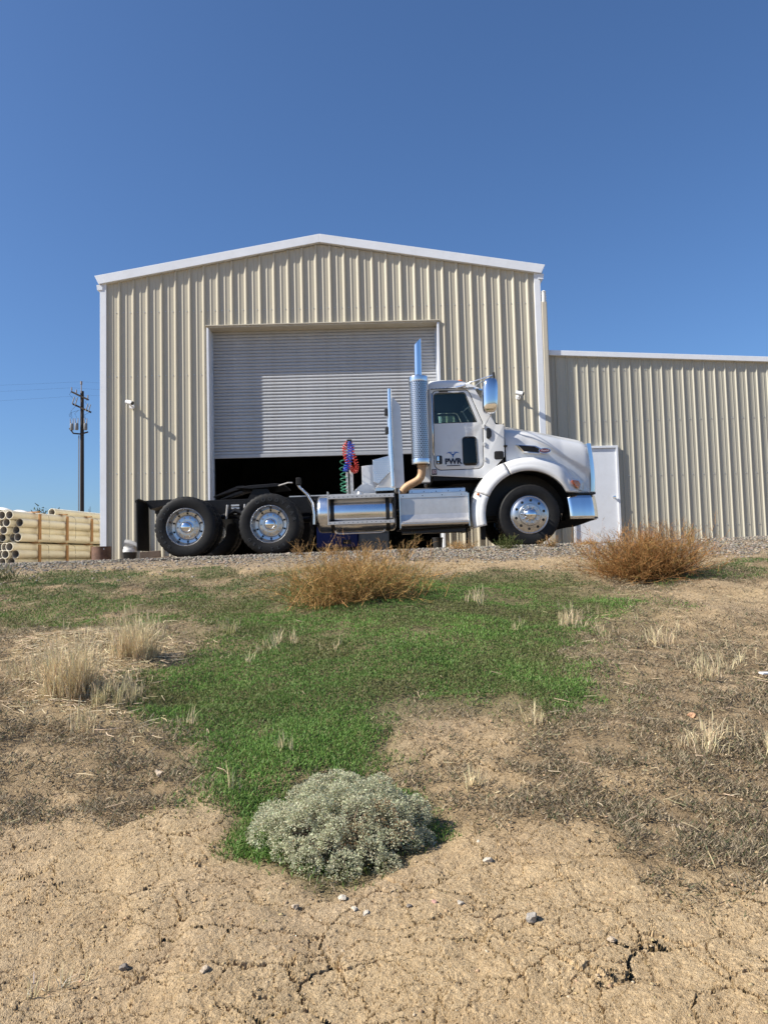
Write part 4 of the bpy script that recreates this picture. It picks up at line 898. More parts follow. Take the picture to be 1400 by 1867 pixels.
mb = MB(); mb.add([(2.95, -.95, .40), (3.50, -.95, .42), (3.62, -.5, .42), (3.62, .5, .42), (3.50, .95, .42), (2.95, .95, .40), (2.9, -.8, .27), (3.2, -.8, .30), (3.45, -.45, .36), (3.45, .45, .36), (3.2, .8, .30), (2.9, .8, .27)],
                  [(0, 1, 2, 3, 4, 5), (11, 10, 9, 8, 7, 6), (0, 6, 7, 1), (1, 7, 8, 2), (2, 8, 9, 3), (3, 9, 10, 4), (4, 10, 11, 5), (5, 11, 6, 0)]); mb.build('air_dam', 'rubber', truck)

# ---------------------------------------------------------------- things around the shed
# bundled plastic pipes at the left
PD = Vector((.208, .978, 0)).normalized(); PN = Vector((-PD.y, PD.x, 0)); PO = Vector((-9.0, 20.0, 0)); OD = .216
def pipe_mesh(L):
    mb = MB(); r = OD/2; n = 22; mb.lathe([(r-.012, .5), (r-.012, 0), (r, 0), (r, L), (r-.012, L), (r-.012, L-.5)], 'y', (0, 0, 0), n)
    me = mb.build('plastic_pipe', 'pvc', None, smooth=40, origin=(0, 0, 0), mesh_only=True)
    me.materials.append(MATS['pvc_bore_shade'])
    for p in me.polygons:
        c = p.center
        if math.hypot(c.x, c.z) < r-.008: p.material_index = 1
    return me
pme = pipe_mesh(6.1); ang = math.atan2(PD.y, PD.x)-math.pi/2
def pipe(s, off, z, label, grp):
    o = bpy.data.objects.new('plastic_pipe', pme); C.objects.link(o); p = PO+PD*s+PN*off; o.location = (p.x, p.y, z); o.rotation_euler = (0, 0, ang)
    tag(o, label, 'pipe', grp); return o
rowh = OD*.86; zb0 = .0
ordw = ['lowest', 'second lowest', 'third lowest', 'top']
for b, (zb, nm) in enumerate(((-.19, 'lower'), (.61, 'upper'))):
    for r_ in range(4):
        n = 6 if r_ % 2 == 0 else 5
        if b == 0 and r_ == 0: continue
        for c_ in range(n):
            z = zb+OD/2+r_*rowh-.03; off = .10+OD*(c_+(.0 if r_ % 2 == 0 else .5)); sft = random.uniform(-.16, .16)
            pipe(-.72+sft, off, z, 'cream plastic pipe, %s from the right in the %s row of the %s bundle' % (('first', 'second', 'third', 'fourth', 'fifth', 'sixth')[c_], ordw[r_], nm), 'bundled plastic pipes')
pipe(.95, .30, 1.42, 'single cream plastic pipe lying loose on top of the bundles', 'loose pipes')
rows = {0: 'lower', 1: 'upper'}
for b, zb in ((0, -.19), (1, .61)):
    for k in range(4):
        s = k*1.17; p = PO+PD*s
        mb = MB(); q = PO+PD*s
        for a, c_ in ((-.02, .055),):
            u = PD*.045; w_ = PN
            P0 = q-u+w_*(-.045); P1 = q+u+w_*(-.045); P2 = q+u+w_*(-.012); P3 = q-u+w_*(-.012)
            mb.hexa([(*P.xy, max(zb+.03, -.10)) for P in (P0, P1, P2, P3)], [(*P0.xy, zb+.70), (*P1.xy, zb+.70), (*P2.xy, zb+.70), (*P3.xy, zb+.70)])
        o = mb.build('timber_spacer', 'lumber', None)
        tag(o, 'upright brown timber spacer on %s pipe bundle, %s from the open ends' % (rows[b], ('first', 'second', 'third', 'fourth')[k]), 'timber', 'timber spacers on the pipe bundles')
        P0 = q-PD*.045+PN*(-.012); P1 = q+PD*.045+PN*(-.012); P2 = q+PD*.045+PN*1.25; P3 = q-PD*.045+PN*1.25
        mb = MB(); mb.hexa([(*P.xy, zb+.765-.03) for P in (P0, P1, P2, P3)], [(*P.xy, zb+.795-.03) for P in (P0, P1, P2, P3)])
        o = mb.build('timber_bearer', 'lumber', None); tag(o, 'flat timber bearer over %s pipe bundle at its %s upright' % (rows[b], ('first', 'second', 'third', 'fourth')[k]), 'timber', 'timber bearers between the pipe bundles')
    for k in range(3):
        s = .42+k*1.17; pts = []
        for off, z in ((-.002, .02), (-.006, .2), (-.004, .40), (-.002, .58), (.03, .68), (.12, .735), (.5, .735), (1.2, .735)):
            p = PO+PD*(s+random.uniform(-.02, .02))+PN*off; pts.append((p.x, p.y, max(zb+z, -.08)))
        o = MB().tube(pts, .004, 5).build('strap', 'strap', None); tag(o, 'dark strap round the %s pipe bundle, %s from the open ends' % (rows[b], ('first', 'second', 'third')[k]), 'strap', 'straps round the pipe bundles')
mb = MB()
def sheet(u, v):
    p = PO+PD*(-.55+.9*u)+PN*(.55+.9*v); return (p.x, p.y, 1.375+.06*math.sin(u*7)*math.sin(v*5)+.05*math.sin(v*3.1))
mb.grid(sheet, 12, 10); o = mb.build('plastic_sheet', 'bag', None, smooth=60); tag(o, 'crumpled white sheet lying over the left end of the pipes', 'sheet')
b = o.modifiers.new('thick', 'SOLIDIFY'); b.thickness = .02
# rusty steel pipe stub
mb = MB(); z0 = gzs(-5.76, 15.4)-.02; n = 36
mb.lathe([(.155, z0+.372), (.19, z0+.372), (.19, z0+.36), (.19, z0), (.16, z0), (.155, z0+.37)], 'z', (-5.745, 15.6, 0), n); o = mb.build('steel_pipe_stub', 'rust_dark', None, smooth=40)
tag(o, 'short rusty steel pipe stub standing at the shed corner', 'pipe')
h = MB().lathe([(.0, -.004), (.014, -.003), (.016, .004)], 'y', (-5.645, 15.44, z0+.32), 12).build('bolt_hole', 'bag', o)
# clutter behind the mud flap
o = empty('bucket', (-5.22, 15.75, -.03), 'black bucket with a white tub and bag on it beside the mud flap', 'bucket')
MB().lathe([(.0, -.03), (.115, -.03), (.14, .14), (.145, .15), (.13, .15)], 'z', (-5.22, 15.75, 0), 24).build('body', 'bucket', o, smooth=40)
MB().lathe([(.13, .152), (.137, .16), (.137, .215), (.12, .225), (.125, .235), (.125, .27), (.0, .275)], 'z', (-5.22, 15.75, 0), 24).build('tub', 'bag', o, smooth=40)
mb = MB(); mb.grid(lambda u, v: (-5.30+.30*u, 15.75+.11*math.cos(2*math.pi*v), .345-.10*u*u+.075*math.sin(2*math.pi*v)*(1-.35*u)), 8, 18); mb.lathe([(.0, 0), (.073, 0)], 'x', (-5.30, 15.75, .345), 18); mb.build('bag', 'sack', o, smooth=50)
o = MB().box(-5.05, -4.30, 15.3, 15.75, .0, .045).build('plank', 'lumber_grey', None, bevel=.006); o.rotation_euler = (0, -.05, .12); o.location.z = gzs(-4.7, 15.5)+.04; tag(o, 'weathered brown plank on the gravel behind the rear tyre', 'plank')
o = MB().box(-4.95, -4.55, 15.5, 15.72, 0, .13).build('timber_block', 'lumber_grey', None, bevel=.008); o.rotation_euler = (0, -.06, .2); o.location.z = gzs(-4.7, 15.6)+.09; tag(o, 'short grey timber block lying on the brown plank', 'timber')
# black waste bin by the door
bx_, by_ = 1.085, 15.75; z0 = gzs(bx_, by_)-.01
mb = MB(); mb.lathe([(.0, z0), (.085, z0), (.105, z0+.27), (.115, z0+.275), (.115, z0+.295), (.105, z0+.295), (.10, z0+.26), (.08, z0+.02)], 'z', (bx_, by_, 0), 24)
o = mb.build('waste_bin', 'bucket', None, smooth=40); tag(o, 'small black waste bin behind the truck at the doorway edge', 'bin')
# welder and cabinet inside the doorway
wl = empty('welder', (-1.05, 18.600, .028), 'blue welding machine with white round emblem inside the doorway, under the tank', 'welder')
MB().box(-1.62, -.62, 18.250, 18.950, .20, .74).build('case', 'welder_blue', wl, bevel=.03)
MB().box(-1.60, -.64, 18.280, 18.920, .10, .198).build('base', 'black', wl)
for x in (-1.45, -.8): MB().lathe([(.03, -.06), (.09, -.05), (.09, .05), (.03, .06)], 'y', (x, 18.340, .12), 18).build('wheel', 'rubber', wl, smooth=40)
mb = MB(); mb.lathe([(.0, -.004), (.062, -.003), (.064, .003)], 'y', (-1.13, 18.246, .60), 28); mb.build('emblem', 'lamp_white', wl)
text('emblem_letter', 'M', .075, (-1.13, 18.239, .60), 'welder_blue', wl, 1.2, .0, .003); text('case_lettering', 'Miller', .10, (-.90, 18.247, .61), 'lamp_white', wl, 1.0, .2, .002)
MB().box(-1.0, -.80, 18.235, 18.249, .28, .38).build('control_plate', 'black', wl)
cb = empty('tool_cabinet', (-.25, 17.7, .028), 'dark grey steel cabinet beside the blue welding machine', 'cabinet')
MB().box(-.58, .10, 17.35, 17.9, .06, .95).build('carcass', 'welder_grey', cb, bevel=.01)
for k in range(4): MB().box(-.56, .08, 17.33, 17.349, .10+.2*k, .28+.2*k).build('drawer', 'welder_grey', cb, bevel=.004)
# ---------------------------------------------------------------- utility pole, wires
ux, uy = -18.9, 48.0; up = empty('utility_pole', (ux, uy, 0), 'dark wooden utility pole with crossarms and transformers beyond the pipes', 'utility pole')
MB().tube([(ux, uy, -.2), (ux, uy, 6), (ux, uy, 11.15)], [.135, .12, .105], 12).build('pole', 'pole_wood', up, smooth=50)
MB().tube([(ux, uy-.14, 11.0), (ux, uy-.14, 11.6)], .035, 6).build('top_pin', 'ceramic', up)
MB().tube([(ux, uy-.14, 11.55), (ux, uy-.14, 11.75)], .07, 8).build('insulator', 'ceramic', up)
def arm(x0, z0, x1, z1, w=.075, yo=-.16):
    return MB().tube([(ux+x0, uy+yo, z0), (ux+x1, uy+yo-.0, z1)], w, 4).build('crossarm', 'pole_wood', up)
arm(-.62, 11.1, .46, 10.55); arm(-.50, 10.3, .62, 9.75)
for x, z in ((-.60, 11.18), (.42, 10.66), (-.3, 11.02)): MB().tube([(ux+x, uy-.16, z), (ux+x, uy-.16, z+.2)], [.05, .035], 8).build('insulator', 'ceramic', up)
for x, z in ((-.45, 10.5), (-.27, 10.42), (.40, 10.05), (.56, 9.98)):
    MB().tube([(ux+x-.08, uy-.24, z-.22), (ux+x+.06, uy-.24, z+.25)], .035, 6).build('fuse_cutout', 'trans_grey', up)
for x, y in ((-.55, -.25), (-.22, -.32), (.30, -.22)):
    t_ = MB().lathe([(.0, 9.05), (.10, 9.04), (.115, 8.98), (.115, 8.66), (.09, 8.62), (.0, 8.62)], 'z', (ux+x, uy+y, 0), 14).build('transformer', 'trans_grey', up, smooth=40)
    for d in (-.07, .07): MB().tube([(ux+x+d, uy+y, 9.0), (ux+x+d*1.4, uy+y, 9.38)], [.04, .02], 6).build('bushing', 'ceramic', t_)
MB().tube([(ux-.70, uy-.25, 8.75), (ux-.45, uy-.25, 8.42), (ux, uy-.18, 8.38), (ux+.45, uy-.2, 8.5)], .05, 5).build('transformer_bracket', 'pole_wood', up)
MB().box(ux-.10, ux-.02, uy-.3, uy-.16, 2.7, 3.0).build('meter_box', 'trans_grey', up)
for dx in (-.1, .0): MB().tube([(ux-.13+dx*.3, uy-.18, .2), (ux-.12+dx*.3, uy-.17, 8.3)], .02, 4).build('conduit', 'trans_grey', up)
mb = MB()
for a, b in (((.04, 10.9), (-.3, 10.2)), ((.42, 10.6), (.5, 10.1)), ((-.6, 9.8), (-.5, 9.3)), ((.55, 9.75), (.3, 9.3)), ((-.6, 11.1), (-.45, 10.6)), ((-.3, 10.2), (-.55, 9.4)), ((-.15, 9.9), (-.22, 9.35)), ((.2, 9.8), (.34, 9.3)), ((-.7, 9.5), (-.1, 9.9))):
    mb.tube([(ux+a[0], uy-.2, a[1]), (ux+(a[0]+b[0])/2-.18, uy-.25, (a[1]+b[1])/2+.05), (ux+b[0], uy-.2, b[1])], .009, 4)
mb.build('jumper_wires', 'black', up)
for k, (x0, z0, zL, zR, nm) in enumerate(((0, 11.72, 11.35, 11.6, 'topmost'), (-.6, 11.35, 10.75, 11.2, 'upper left'), (.42, 10.85, 9.9, 10.6, 'lower'))):
    pts = []
    for q in range(-14, 15):
        t = q/14; x = ux+x0+t*46; zz = z0+((zL-z0) if t < 0 else (zR-z0))*abs(t)*1.6-1.3*(1-(2*abs(t)-1)**2)*.5; pts.append((x, uy-.16+8*t, zz))
    o = MB().tube(pts, .0035, 4).build('power_line', 'black', None, origin=(ux+x0, uy-.16, z0)); tag(o, 'thin overhead wire, %s of those on the utility pole' % nm, 'wire', 'wires on the utility pole')

# ---------------------------------------------------------------- vegetation
def blades(x, y, z, h, w, col, lean=.5, curl=.6, heading=None, tipcol=None):
    """three-triangle blades; returns verts, tris, colours"""
    n = len(x); a = rng.random(n)*2*math.pi if heading is None else heading; f = rng.random(n)*math.pi
    L = lean*rng.random(n)**.7; dx, dy = np.cos(a), np.sin(a); wx, wy = np.cos(f)*w/2, np.sin(f)*w/2
    m1 = np.stack([x+dx*h*L*.35, y+dy*h*L*.35, z+h*.55*np.sqrt(np.clip(1-(L*.6)**2, .05, 1))], 1)
    tp = np.stack([x+dx*h*L*(1+curl*.3), y+dy*h*L*(1+curl*.3), z+h*np.sqrt(np.clip(1-(L*.9)**2, .03, 1))], 1)
    b = np.stack([x, y, z], 1); o = np.stack([wx, wy, np.zeros(n)], 1)
    V = np.stack([b-o, b+o, m1-o*.8, m1+o*.8, tp], 1).reshape(-1, 3); i = np.arange(n)[:, None]*5
    T = np.concatenate([i+np.array([[0, 1, 3]]), i+np.array([[0, 3, 2]]), i+np.array([[2, 3, 4]])])
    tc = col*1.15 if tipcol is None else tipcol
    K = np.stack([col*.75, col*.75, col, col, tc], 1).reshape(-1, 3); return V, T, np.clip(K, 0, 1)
def colset(base, n, v=.25, warm=None):
    c = np.array(base)[None, :]*(1+(rng.random((n, 1))-.5)*2*v)*(1+(rng.random((n, 3))-.5)*.15)
    if warm is not None:
        f = (rng.random((n, 1)) < warm[1])*rng.random((n, 1)); c = c*(1-f)+np.array(warm[0])*f
    return np.clip(c, .002, 1)
def scatter(N, box, dens):
    x = rng.uniform(box[0], box[1], N); y = np.sqrt(rng.uniform(box[2]**1.0, box[3]**1.0, N)**2)
    k = rng.random(N) < dens(x, y); return x[k], y[k]
def wedge(N, y0, y1, dens, um=.72):
    y = np.exp(rng.uniform(math.log(y0), math.log(y1), N)); x = rng.uniform(-um, um, N)*y; k = rng.random(N) < dens(x, y); return x[k], y[k]
def spikes(x, y, z, h, w, col, lean=1.):
    n = len(x); a = rng.random(n)*2*math.pi; f = rng.random(n)*math.pi; L = lean*(.55+.45*rng.random(n)**.6)
    o = np.stack([np.cos(f)*w/2, np.sin(f)*w/2, np.zeros(n)], 1); b = np.stack([x, y, z], 1); tp = b+np.stack([np.cos(a)*h*L, np.sin(a)*h*L, h*np.sqrt(1-.9*L*L/max(lean, 1)**2)], 1)
    return np.stack([b-o, b+o, tp], 1).reshape(-1, 3), np.arange(n*3).reshape(-1, 3), np.repeat(col, 3, 0)
def stuff(name, geo, m, label, cat):
    V = np.concatenate([g[0] for g in geo]); off = np.cumsum([0]+[len(g[0]) for g in geo[:-1]])
    T = np.concatenate([g[1]+o for g, o in zip(geo, off)]); K = np.concatenate([g[2] for g in geo])
    me = tri_mesh(name, V, T, m, K); o = bpy.data.objects.new(name, me); C.objects.link(o); tag(o, label, cat, kind='stuff'); return o
# green turf
G_ = lambda x, y: masks(x, y)[0]
x, y = wedge(700000, 2.75, 10.9, lambda x, y: np.where(G_(x, y) > .04, G_(x, y)**1.1, 0))
n = len(x); tall = fbm(x, y, .5, 61); h = (.009+.026*tall*rng.random(n)**1.5+.009*rng.random(n)); gm = G_(x, y)
tone = np.clip(fbm(x, y, .8, 71, 5)*2.2-.6, 0, 1)[:, None]; thin = fbm(x, y, .35, 77, 4); keep = rng.random(n) < np.clip(.30+(thin-.36)*4.5+(gm-.7)*1.7, .08, 1)
c = colset((.118, .205, .047), n, .35, ((.33, .28, .14), .10))*(1-tone)+colset((.162, .288, .062), n, .3, ((.36, .31, .15), .12))*tone
bp_ = np.clip((fbm(x, y, .55, 79, 4)-.48)*5, 0, 1)[:, None]; c = c*(1-.6*bp_)+colset((.17, .14, .068), n, .4)*.6*bp_
cv = (np.clip((y-7.6)/1.2, 0, 1)*np.clip(1.2-np.maximum(sdf(LUSH, x, y), 0)/.5, 0, 1))[:, None]; c = c*(1-.45*cv)+colset((.085, .10, .05), n, .4)*.45*cv
x, y, h, c = x[keep], y[keep], h[keep], c[keep]; n = len(x)
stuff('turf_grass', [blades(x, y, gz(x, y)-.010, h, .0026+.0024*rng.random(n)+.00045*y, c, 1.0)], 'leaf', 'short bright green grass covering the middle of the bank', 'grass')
# sparse brown-grey growth
B_ = lambda x, y: masks(x, y)[2]
x, y = wedge(1250000, 2.3, 10.6, lambda x, y: B_(x, y)*.62*sm((fbm(x, y, .12, 81, 4)-.28)*2.6)*np.clip(1.9-np.abs(x)/y*1.35, .3, 1), 1.1)
n = len(x); c = colset((.20, .160, .105), n, .55, ((.48, .385, .25), .5)); gsel = rng.random((n, 1)) < .16; c = np.where(gsel, colset((.075, .090, .040), n, .4), c)
stuff('dead_growth', [spikes(x, y, gz(x, y)-.006, .008+.026*rng.random(n)+.001*y, .0025+.0025*rng.random(n)+.0007*y, c, 1.0)], 'dry', 'sparse dead brown growth over the dry parts of the bank', 'dead grass')
# straw lying flat
def lying(N, box, dens, lo, hi, base, wd=.0022):
    x, y = scatter(N, box, dens); n = len(x); z = gz(x, y); a = rng.random(n)*math.pi*2; L = lo+(hi-lo)*rng.random(n)**2
    e = np.stack([np.cos(a), np.sin(a)], 1)*L[:, None]/2; p = np.stack([-np.sin(a), np.cos(a)], 1)*(wd+.0004*y)[:, None]/2
    za = gz(x-e[:, 0], y-e[:, 1])+.004+.015*rng.random(n); zc = gz(x+e[:, 0], y+e[:, 1])+.004+.022*rng.random(n); bend = (rng.random(n)-.5)*.25*L
    A = np.stack([x-e[:, 0], y-e[:, 1], za], 1); B = np.stack([x+e[:, 0], y+e[:, 1], zc], 1)
    M_ = (A+B)/2; M_[:, 0] += -np.sin(a)*bend; M_[:, 1] += np.cos(a)*bend; M_[:, 2] = np.maximum(M_[:, 2], gz(M_[:, 0], M_[:, 1])+.006)
    q = np.stack([p[:, 0], p[:, 1], np.full(n, .0012)], 1)
    V = np.stack([A-q, A+q, M_-q, M_+q, B-q*.6, B+q*.6], 1).reshape(-1, 3); i = np.arange(n)[:, None]*6
    T = np.concatenate([i+np.array([[0, 1, 3]]), i+np.array([[0, 3, 2]]), i+np.array([[2, 3, 5]]), i+np.array([[2, 5, 4]])])
    c = colset(base, n, .3); return V, T, np.repeat(c, 6, 0)
stuff('straw_litter', [lying(60000, (-6, 7, 2.9, 9), lambda x, y: np.clip(masks(x, y)[1]*.55+masks(x, y)[2]*.07+.003, 0, 1), .02, .11, (.46, .37, .23), .0016),
                       lying(7000, (-3.1, -1.1, 4.2, 7.0), lambda x, y: masks(x, y)[1]*.8, .03, .15, (.58, .47, .30), .0018),
                       lying(220, (-5, 6, 2.8, 8), lambda x, y: masks(x, y)[2]*.6+masks(x, y)[1]*.5, .08, .20, (.50, .40, .25), .0018)], 'dry', 'pale dry straw lying scattered over the bank', 'straw')
# tufts of dry grass, each a thing
def tuft(x0, y0, r, h, n, label, base=(.72, .59, .37), lean=.55, heads=True, heading=None, nm='dry_grass_tuft'):
    nc_ = max(6, n//6) if n < 220 else n//18; cr_ = r*np.sqrt(rng.random(nc_)); ca_ = rng.random(nc_)*2*math.pi; ci = rng.integers(0, nc_, n)
    bx = cr_[ci]*np.cos(ca_[ci])+rng.normal(0, r*.09, n); by = cr_[ci]*np.sin(ca_[ci])+rng.normal(0, r*.09, n); rr = np.minimum(np.hypot(bx, by), r*1.2); aa = rng.normal(0, 1.6, nc_)[ci]+ca_[ci]; ch = (.55+.6*rng.random(nc_))[ci]
    bz = gz(x0+bx, y0+by)-gzs(x0, y0)-.01; hh = h*(.25+.85*rng.random(n)**1.3)*(1-.3*(rr/r)**2)*ch; hd_ = aa+rng.normal(0, .9, n) if heading is None else heading+rng.normal(0, .6, n)
    c = colset(base, n, .28); V, T, K = blades(bx, by, bz, hh, .0022+.0016*rng.random(n)+.0002*y0, c, lean, .8, hd_); geo = [(V, T, K)]
    if heads:                                   # seed heads: short brushes at the stem tips
        tips = V.reshape(n, 5, 3)[:, 4]; k = rng.random(n) < .35; tips = tips[k]; m_ = len(tips)
        for q in range(3):
            geo.append(blades(tips[:, 0]+rng.normal(0, .004, m_), tips[:, 1]+rng.normal(0, .004, m_), tips[:, 2]-.045+.01*q, .06+.02*rng.random(m_), np.full(m_, .0035), colset((.60, .50, .31), m_, .2), .35, .5, hd_[k]))
    Vv = np.concatenate([g[0] for g in geo]); off = np.cumsum([0]+[len(g[0]) for g in geo[:-1]])
    Tt = np.concatenate([g[1]+o for g, o in zip(geo, off)]); Kk = np.concatenate([g[2] for g in geo])
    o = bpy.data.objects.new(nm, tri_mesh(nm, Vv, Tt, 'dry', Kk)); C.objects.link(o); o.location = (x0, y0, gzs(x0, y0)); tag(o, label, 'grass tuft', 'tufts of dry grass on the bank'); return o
tuft(-2.02, 4.95, .15, .43, 1000, 'large dense clump of straw-coloured grass left on the bank, lower of two')
tuft(-1.86, 5.75, .15, .38, 800, 'large straw-coloured grass clump left on the bank, upper of two')
tuft(-1.68, 4.85, .16, .22, 260, 'loose half-green straw tuft right of the lower large clump', (.42, .38, .20))
tuft(-2.40, 5.35, .20, .13, 300, 'flattened pale straw patch left of the large clumps', lean=.95)
tuft(-2.13, 6.45, .20, .17, 160, 'short straw tuft above the two large clumps', (.48, .40, .22))
tuft(-1.70, 4.36, .10, .16, 60, 'thin straw tuft below the lower large clump')
tuft(-2.16, 4.25, .08, .16, 50, 'small straw tuft at the far left edge of the bank')
tuft(-1.16, 4.50, .05, .15, 26, 'few pale stalks at the left edge of the green grass')
tuft(-.72, 3.58, .04, .16, 12, 'two or three tall pale stalks just left of the grey shrub', heads=False, lean=.2)
tuft(-.53, 3.98, .06, .12, 18, 'faint pale stalks in green grass above the grey shrub', (.5, .46, .26))
tuft(-.88, 6.2, .16, .16, 70, 'pale seed stalks in the green grass, right of two upper-left groups')
tuft(-1.35, 6.6, .10, .17, 60, 'thin green-gold stalks in the grass, upper left', (.38, .36, .15))
tuft(-1.01, 5.68, .04, .13, 14, 'small pair of pale stalks in the middle-left green grass')
tuft(-.42, 5.95, .08, .10, 20, 'short pale stalks in the centre of the green grass')
tuft(.88, 7.5, .13, .24, 60, 'pale bent stalks in the green grass right of the brown weed')
tuft(1.57, 6.55, .12, .20, 120, 'pale seed tuft at the right edge of the green grass')
tuft(1.76, 6.25, .10, .15, 36, 'small tuft just right of the pale seed tuft', (.45, .38, .22))
tuft(1.10, 6.4, .10, .10, 24, 'few thin stalks in the right half of the green grass', (.42, .4, .2))
tuft(2.12, 5.95, .14, .26, 60, 'tall loose straw tuft on the dry right slope', lean=.7)
tuft(2.35, 5.35, .14, .24, 44, 'spiky straw tuft below the tall loose one on the right', lean=.85)
tuft(2.05, 5.05, .12, .12, 120, 'low straw patch on the right slope', lean=1.0)
tuft(1.53, 3.85, .10, .18, 90, 'spreading straw tuft near the right edge, below the orange stone', lean=.9)
tuft(1.82, 3.75, .09, .17, 60, 'straw tuft cut by the right edge of the picture', lean=.7)
tuft(.80, 4.36, .05, .12, 22, 'small pale tuft at the foot of the green grass, right')
tuft(.38, 3.55, .05, .10, 50, 'flat straw wisps right of the grey shrub', lean=1.0)
tuft(-1.02, 2.28, .07, .08, 30, 'whitish dry sprig at the lower left corner', (.6, .55, .45), lean=1.0)

# tumbleweed bushes
def twigs(P0, D, L, n_seg, w, col, droop=0., wig=.25):
    """ribbons of n_seg quads; P0 (n,3), D (n,3) unit, L (n)"""
    n = len(P0); pts = [P0]; d = D.copy()
    for k in range(n_seg):
        d = d+rng.normal(0, wig/n_seg, (n, 3)); d[:, 2] -= droop/n_seg; d /= np.linalg.norm(d, axis=1)[:, None]; pts.append(pts[-1]+d*(L/n_seg)[:, None])
    s = np.cross(D, rng.normal(0, 1, (n, 3))); s /= np.linalg.norm(s, axis=1)[:, None]+1e-9
    V = np.stack([q for k, p in enumerate(pts) for q in (p-s*(w*(1-.7*k/n_seg))[:, None]/2, p+s*(w*(1-.7*k/n_seg))[:, None]/2)], 1).reshape(-1, 3)
    m_ = 2*(n_seg+1); i = np.arange(n)[:, None]*m_; T = np.concatenate([i+np.array([t]) for k in range(n_seg) for t in ([2*k, 2*k+1, 2*k+3], [2*k, 2*k+3, 2*k+2])])
    return V, T, np.repeat(col, m_, 0), pts, d
def weed(name, x0, y0, rx, h, stems, label, base=(.36, .20, .075), green=.12, cat='bush', grp=None, flat=.25, dens=9, tw=.0040):
    n = stems; a = rng.random(n)*2*math.pi; el = flat+(1.35-flat)*rng.random(n)**.9
    D = np.stack([np.cos(a)*np.cos(el), np.sin(a)*np.cos(el)*.9, np.sin(el)], 1)
    L = .86/np.sqrt((np.cos(el)/rx)**2+(np.sin(el)/h)**2)*(.62+.42*rng.random(n)); P = np.zeros((n, 3)); P[:, 0] = rng.normal(0, rx*.22, n); P[:, 1] = rng.normal(0, rx*.12, n)
    P[:, 2] = gz(x0+P[:, 0], y0+P[:, 1])-gzs(x0, y0)-.01
    out = []; c = colset(base, n, .3)*.8; V, T, K, pts, d = twigs(P, D, L, 4, np.full(n, .008), c, -.08, .6); out.append((V, T, K))
    for lev, (cnt, fl, wd) in enumerate(((dens, .32, tw), (5, .40, tw*.8))):
        src = np.stack(pts, 1); n0 = len(src); k = rng.integers(1, src.shape[1], (n0, cnt)); f = rng.random((n0, cnt, 1)); idx = np.arange(n0)[:, None]
        Q = (src[idx, k]*f+src[idx, k-1]*(1-f)).reshape(-1, 3); par = (src[idx, k]-src[idx, k-1]).reshape(-1, 3); par /= np.linalg.norm(par, axis=1)[:, None]+1e-9
        d2 = par+rng.normal(0, .55, par.shape); d2[:, 2] += .10; d2 /= np.linalg.norm(d2, axis=1)[:, None]
        L2 = np.repeat(L, cnt)*fl*(.35+.8*rng.random(n0*cnt)) if lev == 0 else np.repeat(L, cnt)*fl*(.3+.6*rng.random(n0*cnt))
        c2 = colset(base, len(Q), .4, ((.52, .34, .14), .4)); g_ = (rng.random((len(Q), 1)) < green*np.clip(1.6-Q[:, 2:3]/h*1.8, 0, 1)*2); c2 = np.where(g_, colset((.09, .125, .03), len(Q), .3), c2)
        V, T, K, pts, d = twigs(Q, d2, L2, 2, np.full(len(Q), wd), c2, -.1, .4); out.append((V, T, K)); L = L2
    Vv = np.concatenate([g[0] for g in out]); off = np.cumsum([0]+[len(g[0]) for g in out[:-1]])
    gd = gz(x0+Vv[:, 0], y0+Vv[:, 1])-gzs(x0, y0); Vv[:, 2] = np.maximum(Vv[:, 2], gd+.004)
    Tt = np.concatenate([g[1]+o for g, o in zip(out, off)]); Kk = np.concatenate([g[2] for g in out])
    o = bpy.data.objects.new(name, tri_mesh(name, Vv, Tt, 'dry', Kk)); C.objects.link(o); o.location = (x0, y0, gzs(x0, y0)); tag(o, label, cat, grp); return o
TG = 'tumbleweeds on the bank'
weed('tumbleweed', -.32, 7.75, 1.30, .47, 460, 'wide golden-brown dry weed on the bank in front of the fuel tank', (.46, .27, .10), .16, grp=TG, flat=.18, dens=10)
weed('tumbleweed', 3.0, 8.85, .94, .64, 500, 'rusty brown round tumbleweed on the bank in front of the white door', (.33, .165, .055), .05, grp=TG, flat=.12, dens=11)
SG = 'small weeds along the gravel edge'
weed('roadside_weed', .26, 10.4, .14, .55, 14, 'tall thin brown weed stalk in front of the tank end', (.34, .21, .09), .1, 'weed', SG, 1.15, 14)
weed('roadside_weed', 1.83, 11.35, .26, .26, 60, 'grey-green weed in front of the front tyre, left side', (.20, .19, .08), .7, 'weed', SG, .4, 8)
weed('roadside_weed', 2.45, 11.4, .24, .22, 50, 'dry brown weed below the chrome front wheel', (.40, .24, .10), .1, 'weed', SG, .3, 8)
weed('roadside_weed', 1.15, 11.5, .34, .16, 60, 'low straw-coloured weed below the step box', (.46, .29, .12), .0, 'weed', SG, .2, 8)
weed('roadside_weed', 3.1, 11.6, .40, .10, 60, 'low orange-brown weed mat left of the white door', (.46, .26, .10), .0, 'weed', SG, .1, 8)
weed('roadside_weed', -1.25, 11.2, .16, .32, 16, 'thin leaning weed stalk in front of the lettered tyre', (.36, .22, .10), .0, 'weed', SG, .6, 9)
weed('roadside_weed', -.75, 11.1, .22, .26, 26, 'sparse brown weed below the blue welding machine', (.42, .26, .11), .0, 'weed', SG, .5, 9)
weed('roadside_weed', -.30, 10.9, .18, .24, 20, 'dry weed stalks between the two tallest weeds by the tank', (.40, .25, .11), .0, 'weed', SG, .6, 9)
weed('roadside_weed', 4.35, 11.0, .14, .55, 10, 'tall thin stalk standing behind the round tumbleweed, right one', (.30, .20, .10), .2, 'weed', SG, 1.2, 12)
